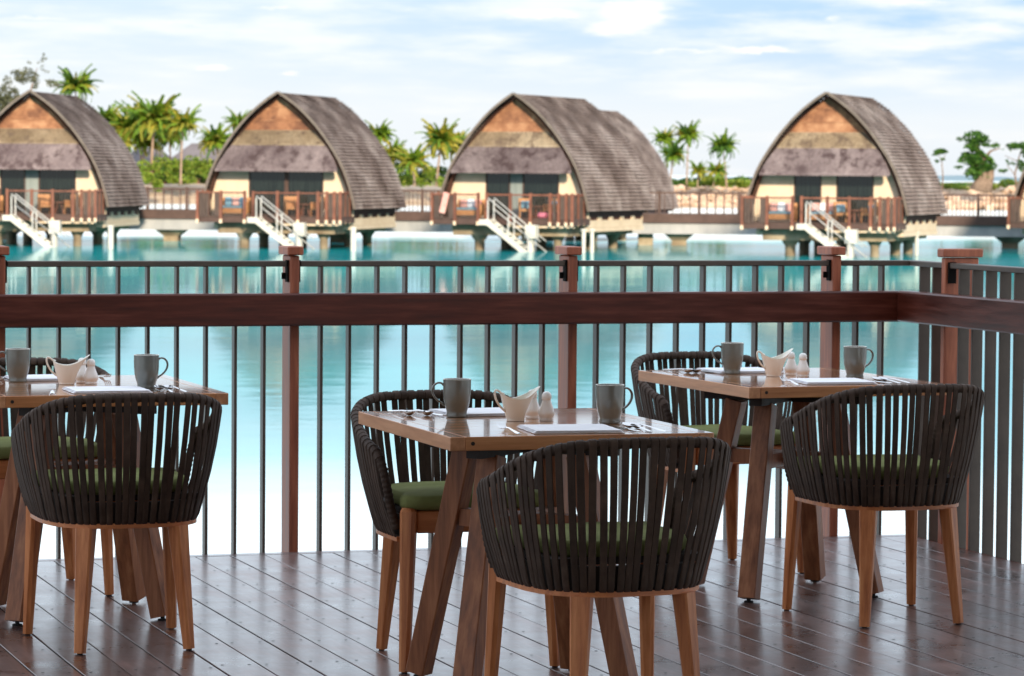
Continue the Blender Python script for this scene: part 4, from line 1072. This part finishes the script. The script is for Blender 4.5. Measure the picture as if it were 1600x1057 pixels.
# ------------------------------------------------------------------ palms
def frond_mesh(seed, mat, droop, length=2.7):
    r_ = random.Random(seed); m = MB(); n = 14
    P = []; ang = 0
    x = z = 0.0
    for i in range(n+1):
        t = i/n; P.append(Vector((x, 0, z))); a = .25 - droop*t**1.15
        x += length/n*math.cos(a); z += length/n*math.sin(a)
    m.tube(P, [.035*(1-i/(n+1))+.006 for i in range(n+1)], 4, caps=False)
    for i in range(1, n*4):
        t = i/(n*4); k = min(n-1, int(t*n)); p = P[k].lerp(P[k+1], t*n-k); dr = (P[k+1]-P[k]).normalized()
        ll = length*.30*math.sin(min(1, t*1.25+.18)*math.pi*.93)**.6*(1-.35*t)
        for sy in (-1, 1):
            q = ll*r_.uniform(.8, 1.1); o = dr*.55 + Vector((0, sy*.8, 0)) + Vector((0, 0, -.35-r_.uniform(0, .5))); o.normalize()
            tip = p + o*q; mid = p + o*q*.45 + Vector((0, 0, .04)); wv = dr*.095
            m.add([p-wv*.6, p+wv*.6, mid+wv, tip, mid-wv], [(0, 1, 2, 4), (4, 2, 3)])
    return m.mesh('frond', mat)
fr = {c: [frond_mesh(i*7+k_, mt, dr) for i, dr in enumerate((.55, 1.15, 1.7, 2.3))] for k_, (c, mt) in enumerate((('g', PALM1), ('y', PALM2), ('d', PALM3)))}
def palm(px, pc, base_py, dist, size, label, mix=(.6, .3, .1), lean=0.3, n=22, seed=0):
    r_ = random.Random(seed+px*3); c = at(px, pc, dist); gz = .05
    t = thing('palm_tree', label, 'palm', (c.x-lean, c.y, gz), 0, 'coconut palms on the far shore')
    H = c.z-gz; m = MB(); P = [(lean*(q/8)**1.6, 0, H*q/8) for q in range(9)]
    m.tube(P, [.19*size if q == 0 else .125*size*(1-.05*q) for q in range(9)], 8); m.build('trunk', TRUNK, t, smooth=True)
    for k_ in range(n):
        u = k_/n; a = k_*2.39996 + r_.uniform(-.25, .25)
        lvl = min(3, int(u*4)); pit = 1.15 - 1.45*u + r_.uniform(-.12, .12)
        x_ = r_.random(); col = 'g' if x_ < mix[0] else ('y' if x_ < mix[0]+mix[1] else 'd')
        if u > .6 and r_.random() < .5*mix[1]*2: col = 'y'
        o = obj('frond', fr[col][lvl], t, (lean, 0, H)); s_ = size*r_.uniform(.72, 1.12)
        o.rotation_euler = (r_.uniform(-.5, .5), -pit*.78, a); o.scale = (s_, s_, s_)
    m = MB(); m.lathe([(.1, -.5), (.26, -.1), (.2, .25), (.05, .5)], 8, (lean, 0, H)); m.build('crown_base', PALM2 if mix[1] > .3 else PALM1, t)
    return t
PALMS = [(182, 226, 295, 351, .9, 'low yellow fronded palm against the edge of the leftmost roof', (.4, .55, .05), 26),
         (228, 224, 295, 356, .95, 'short palm in the middle of the clump between the first two bungalows', (.6, .35, .05), 26),
         (264, 214, 295, 362, .95, 'palm filling the gap right of the tallest palm', (.6, .3, .1), 26),
         (118, 137, 300, 352, 1.05, 'palm rising over the roof of the leftmost bungalow', (.4, .1, .5), 26),
         (166, 190, 300, 356, .95, 'palm top just right of the leftmost roof ridge', (.5, .1, .4), 20),
         (200, 205, 295, 354, 1.2, 'leftmost full palm between the first two bungalows', (.5, .45, .05), 30),
         (216, 192, 295, 360, 1.2, 'bushy palm left of the tallest one between the first two bungalows', (.7, .2, .1), 30),
         (241, 190, 295, 352, 1.4, 'tallest palm between the first and second bungalow', (.55, .35, .1), 36),
         (286, 196, 295, 350, 1.05, 'slender palm with pale leaning trunk left of the second bungalow', (.5, .35, .15), 26),
         (337, 222, 295, 352, 1.0, 'palm whose crown touches the left edge of the second roof', (.5, .45, .05), 26),
         (374, 192, 295, 360, .85, 'palm top peeking above the left side of the second roof', (.7, .2, .1), 18),
         (592, 212, 295, 356, .95, 'palm top peeking above the right side of the second roof', (.5, .1, .4), 20),
         (612, 245, 295, 352, .95, 'low palm hugging the right edge of the second roof', (.5, .4, .1), 20),
         (645, 254, 295, 350, 1.0, 'short yellowish palm between the second and third bungalow', (.4, .55, .05), 26),
         (690, 222, 295, 352, 1.15, 'tall palm with orange crown left of the third bungalow', (.4, .5, .1), 30),
         (714, 232, 295, 356, 1.0, 'yellow palm touching the left edge of the third roof', (.4, .5, .1), 24),
         (1038, 218, 300, 356, .7, 'palm top at the right edge of the hidden roof', (.7, .1, .2), 18),
         (1053, 243, 295, 352, .8, 'dark green palm low beside the hidden roof', (.4, .1, .5), 22),
         (1076, 212, 295, 355, .8, 'tall thin palm left of the lone slender one before the fourth bungalow', (.5, .1, .4), 22),
         (1129, 230, 295, 352, .85, 'lone slender palm halfway between the third and fourth bungalow', (.4, .1, .5), 22),
         (1092, 268, 295, 350, .6, 'small young palm in the scrub before the fourth bungalow, left one', (.6, .35, .05), 18),
         (1120, 268, 295, 351, .6, 'small young palm in the scrub before the fourth bungalow, right one', (.7, .2, .1), 18)]
for i, (px, pc, pb, ds, sz, lb, mx_, n_) in enumerate(PALMS):
    palm(px, pc, pb, ds, sz, lb, mx_, lean=.5*math.sin(i*1.9), n=int(n_*1.7), seed=i)

# ------------------------------------------------------------------ leafy trees, hedges
def leaves(m, blobs, n, size, rnd):
    tot = sum(a[3]*a[4]*a[5] for a in blobs)
    for (cx, cy, cz, rx, ry, rz_) in blobs:
        k_ = int(n*rx*ry*rz_/tot)
        for _ in range(k_):
            while True:
                u = Vector((rnd.uniform(-1, 1), rnd.uniform(-1, 1), rnd.uniform(-1, 1)))
                if .25 < u.length < 1: break
            u = u*(1 - .25*rnd.random()*(u.length < .6)); 
            if mnoise.noise(Vector((cx+u.x*rx, cy+u.y*ry, cz+u.z*rz_))*1.1) < -.22: continue
            p = Vector((cx+u.x*rx, cy+u.y*ry, cz+u.z*rz_))
            a = Vector((rnd.gauss(0, 1), rnd.gauss(0, 1), rnd.gauss(0, .6))).normalized(); b_ = a.cross(Vector((rnd.gauss(0, 1), rnd.gauss(0, 1), 1))).normalized()
            s_ = size*rnd.uniform(.6, 1.3)
            m.add([p-a*s_, p-b_*s_*.45, p+a*s_, p+b_*s_*.45], [(0, 1, 2, 3)])
def leafy(name, label, cat, px, dist, base_z, trunk, blobs, mat, n, size, seed, group=None, tmat=None):
    """trunk: list of limb polylines (x,z,r) in metres; blobs x,y,z,rx,ry,rz local"""
    rnd = random.Random(seed); c = at(px, 285, dist); t = thing(name, label, cat, (c.x, c.y, base_z), -math.atan2(c.x, c.y), group)
    if trunk:
        m = MB()
        for limb in trunk: m.tube([(x, .05*i, z) for i, (x, z, r_) in enumerate(limb)], [r_ for _, _, r_ in limb], 7)
        m.build('trunk', tmat or BARK, t, smooth=True)
    m = MB(); leaves(m, blobs, n, size, rnd); m.build('crown' if trunk else 'foliage', mat, t)
    return t
k15 = 350/5120.7          # metres per photo pixel at the shore
def PXB(px0, lst, ybase=293):
    return [((x-px0)*k15, random.uniform(-.4, .4), (ybase-y)*k15, rx*k15, rx*k15*.8, ry*k15) for x, y, rx, ry in lst]
leafy('broad_tree', 'dark green tree with a thick leaning trunk right of the fourth bungalow', 'tree', 1530, 350, .0,
      [[(0, 0, 1.1), (.3, 1.2, .75), (.1, 3.0, .45), (-.3, 5, .2)], [(.6, 0, .8), (1.1, 1.5, .5), (1.4, 2.6, .2)], [(.1, 3, .25), (1.2, 4.3, .12), (2.2, 4.6, .05)], [(0, 2.5, .2), (-1.6, 3.4, .1), (-2.2, 3.5, .05)]],
      PXB(1530, [(1524, 208, 20, 9), (1518, 222, 13, 12), (1535, 215, 14, 8), (1548, 221, 14, 4), (1520, 240, 20, 14), (1532, 248, 20, 14), (1508, 245, 12, 7), (1525, 265, 18, 12), (1548, 255, 9, 8), (1500, 212, 7, 3), (1498, 256, 7, 3), (1545, 266, 5, 7)]),
      LEAFD, 5200, .22, 11)
leafy('sparse_tree', 'thin flat topped tree between the fourth bungalow and the broad tree', 'tree', 1471, 352, 0,
      [[(.1, 0, .09), (.15, 1.6, .07), (0, 3.2, .05), (-.4, 3.9, .03)], [(0, 3.1, .04), (.4, 3.9, .03)]],
      PXB(1471, [(1460, 234, 8, 4), (1470, 231, 10, 4), (1474, 244, 5, 2), (1464, 247, 4, 3)]), LEAFD, 520, .2, 12)
leafy('sparse_tree', 'open branching tree at the right picture edge', 'tree', 1590, 352, 0,
      [[(0, 0, .14), (-.3, 1.8, .1), (.1, 3.6, .07), (.4, 4.6, .04)], [(-.3, 1.8, .06), (-1.2, 2.8, .03)], [(0, 3.2, .05), (-1.4, 3.8, .03)]],
      PXB(1590, [(1585, 222, 15, 5), (1598, 220, 14, 6), (1572, 228, 8, 4), (1568, 247, 8, 4), (1580, 249, 7, 3), (1598, 250, 9, 12), (1567, 261, 8, 3), (1606, 232, 12, 10)]), LEAFD, 1500, .2, 13)
leafy('feathery_tree', 'feathery grey green tree above the left end of the leftmost roof', 'tree', 40, 345, 0,
      [[(0, 0, .3), (.2, 5, .22), (.3, 9, .12), (1.2, 12.2, .04)], [(.2, 7, .1), (-1.2, 9.5, .05), (-1.9, 10.4, .03)], [(.3, 8, .1), (2.4, 9.4, .04)]],
      PXB(40, [(14, 160, 18, 24), (5, 172, 24, 18), (40, 128, 18, 14), (24, 120, 9, 7), (12, 133, 7, 7), (52, 138, 10, 10), (62, 112, 7, 9), (68, 98, 6, 8), (58, 124, 5, 7), (78, 135, 10, 3), (86, 140, 14, 5), (46, 106, 4, 4), (70, 120, 6, 3)]), LEAFG, 4200, .17, 14)
def hedge(label, px, dist, spec, mat, n, size, seed, name='shrub'):
    leafy(name, label, 'shrub', px, dist, 0, None, PXB(px, spec), mat, n, size, seed)
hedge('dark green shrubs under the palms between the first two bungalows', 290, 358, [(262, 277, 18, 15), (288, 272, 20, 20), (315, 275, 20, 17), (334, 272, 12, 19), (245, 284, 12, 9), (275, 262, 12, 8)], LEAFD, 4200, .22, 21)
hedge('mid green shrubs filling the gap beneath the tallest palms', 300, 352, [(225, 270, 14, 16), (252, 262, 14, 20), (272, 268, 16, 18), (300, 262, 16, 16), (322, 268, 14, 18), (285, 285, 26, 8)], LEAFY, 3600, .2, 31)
hedge('bright green bush in front of the palms beside the leftmost bungalow', 240, 346, [(232, 284, 10, 10), (246, 292, 9, 12), (226, 272, 6, 8)], LEAFY, 1100, .2, 22, 'bush')
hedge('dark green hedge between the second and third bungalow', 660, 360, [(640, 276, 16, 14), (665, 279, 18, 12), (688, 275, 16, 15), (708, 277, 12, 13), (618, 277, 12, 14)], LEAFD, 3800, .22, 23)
hedge('lighter shrubs in front of the hedge between the second and third bungalow', 660, 352, [(632, 284, 16, 9), (656, 286, 14, 8), (682, 285, 16, 9), (706, 286, 12, 8), (620, 268, 10, 14), (670, 270, 12, 10)], LEAFY, 2200, .2, 32)
hedge('sunny green scrub left of the fourth bungalow', 1130, 356, [(1112, 280, 18, 9), (1140, 284, 22, 6), (1160, 284, 16, 7), (1124, 272, 12, 8), (1082, 286, 16, 5)], LEAFY, 2600, .2, 24)
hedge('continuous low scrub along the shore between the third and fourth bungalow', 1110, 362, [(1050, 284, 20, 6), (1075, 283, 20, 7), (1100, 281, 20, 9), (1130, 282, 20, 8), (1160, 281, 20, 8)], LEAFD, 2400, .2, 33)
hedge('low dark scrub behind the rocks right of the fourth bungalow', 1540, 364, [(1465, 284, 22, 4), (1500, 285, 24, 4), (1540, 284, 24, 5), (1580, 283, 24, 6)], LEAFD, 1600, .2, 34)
hedge('low scrub at the foot of the broad tree', 1565, 358, [(1480, 286, 20, 4), (1500, 288, 20, 3), (1575, 281, 14, 7), (1595, 284, 14, 6), (1550, 286, 16, 4)], LEAFY, 1500, .2, 25)
hedge('distant shrubs left of the leftmost bungalow', -10, 358, [(-10, 280, 20, 12), (20, 284, 18, 8)], LEAFD, 900, .22, 26)
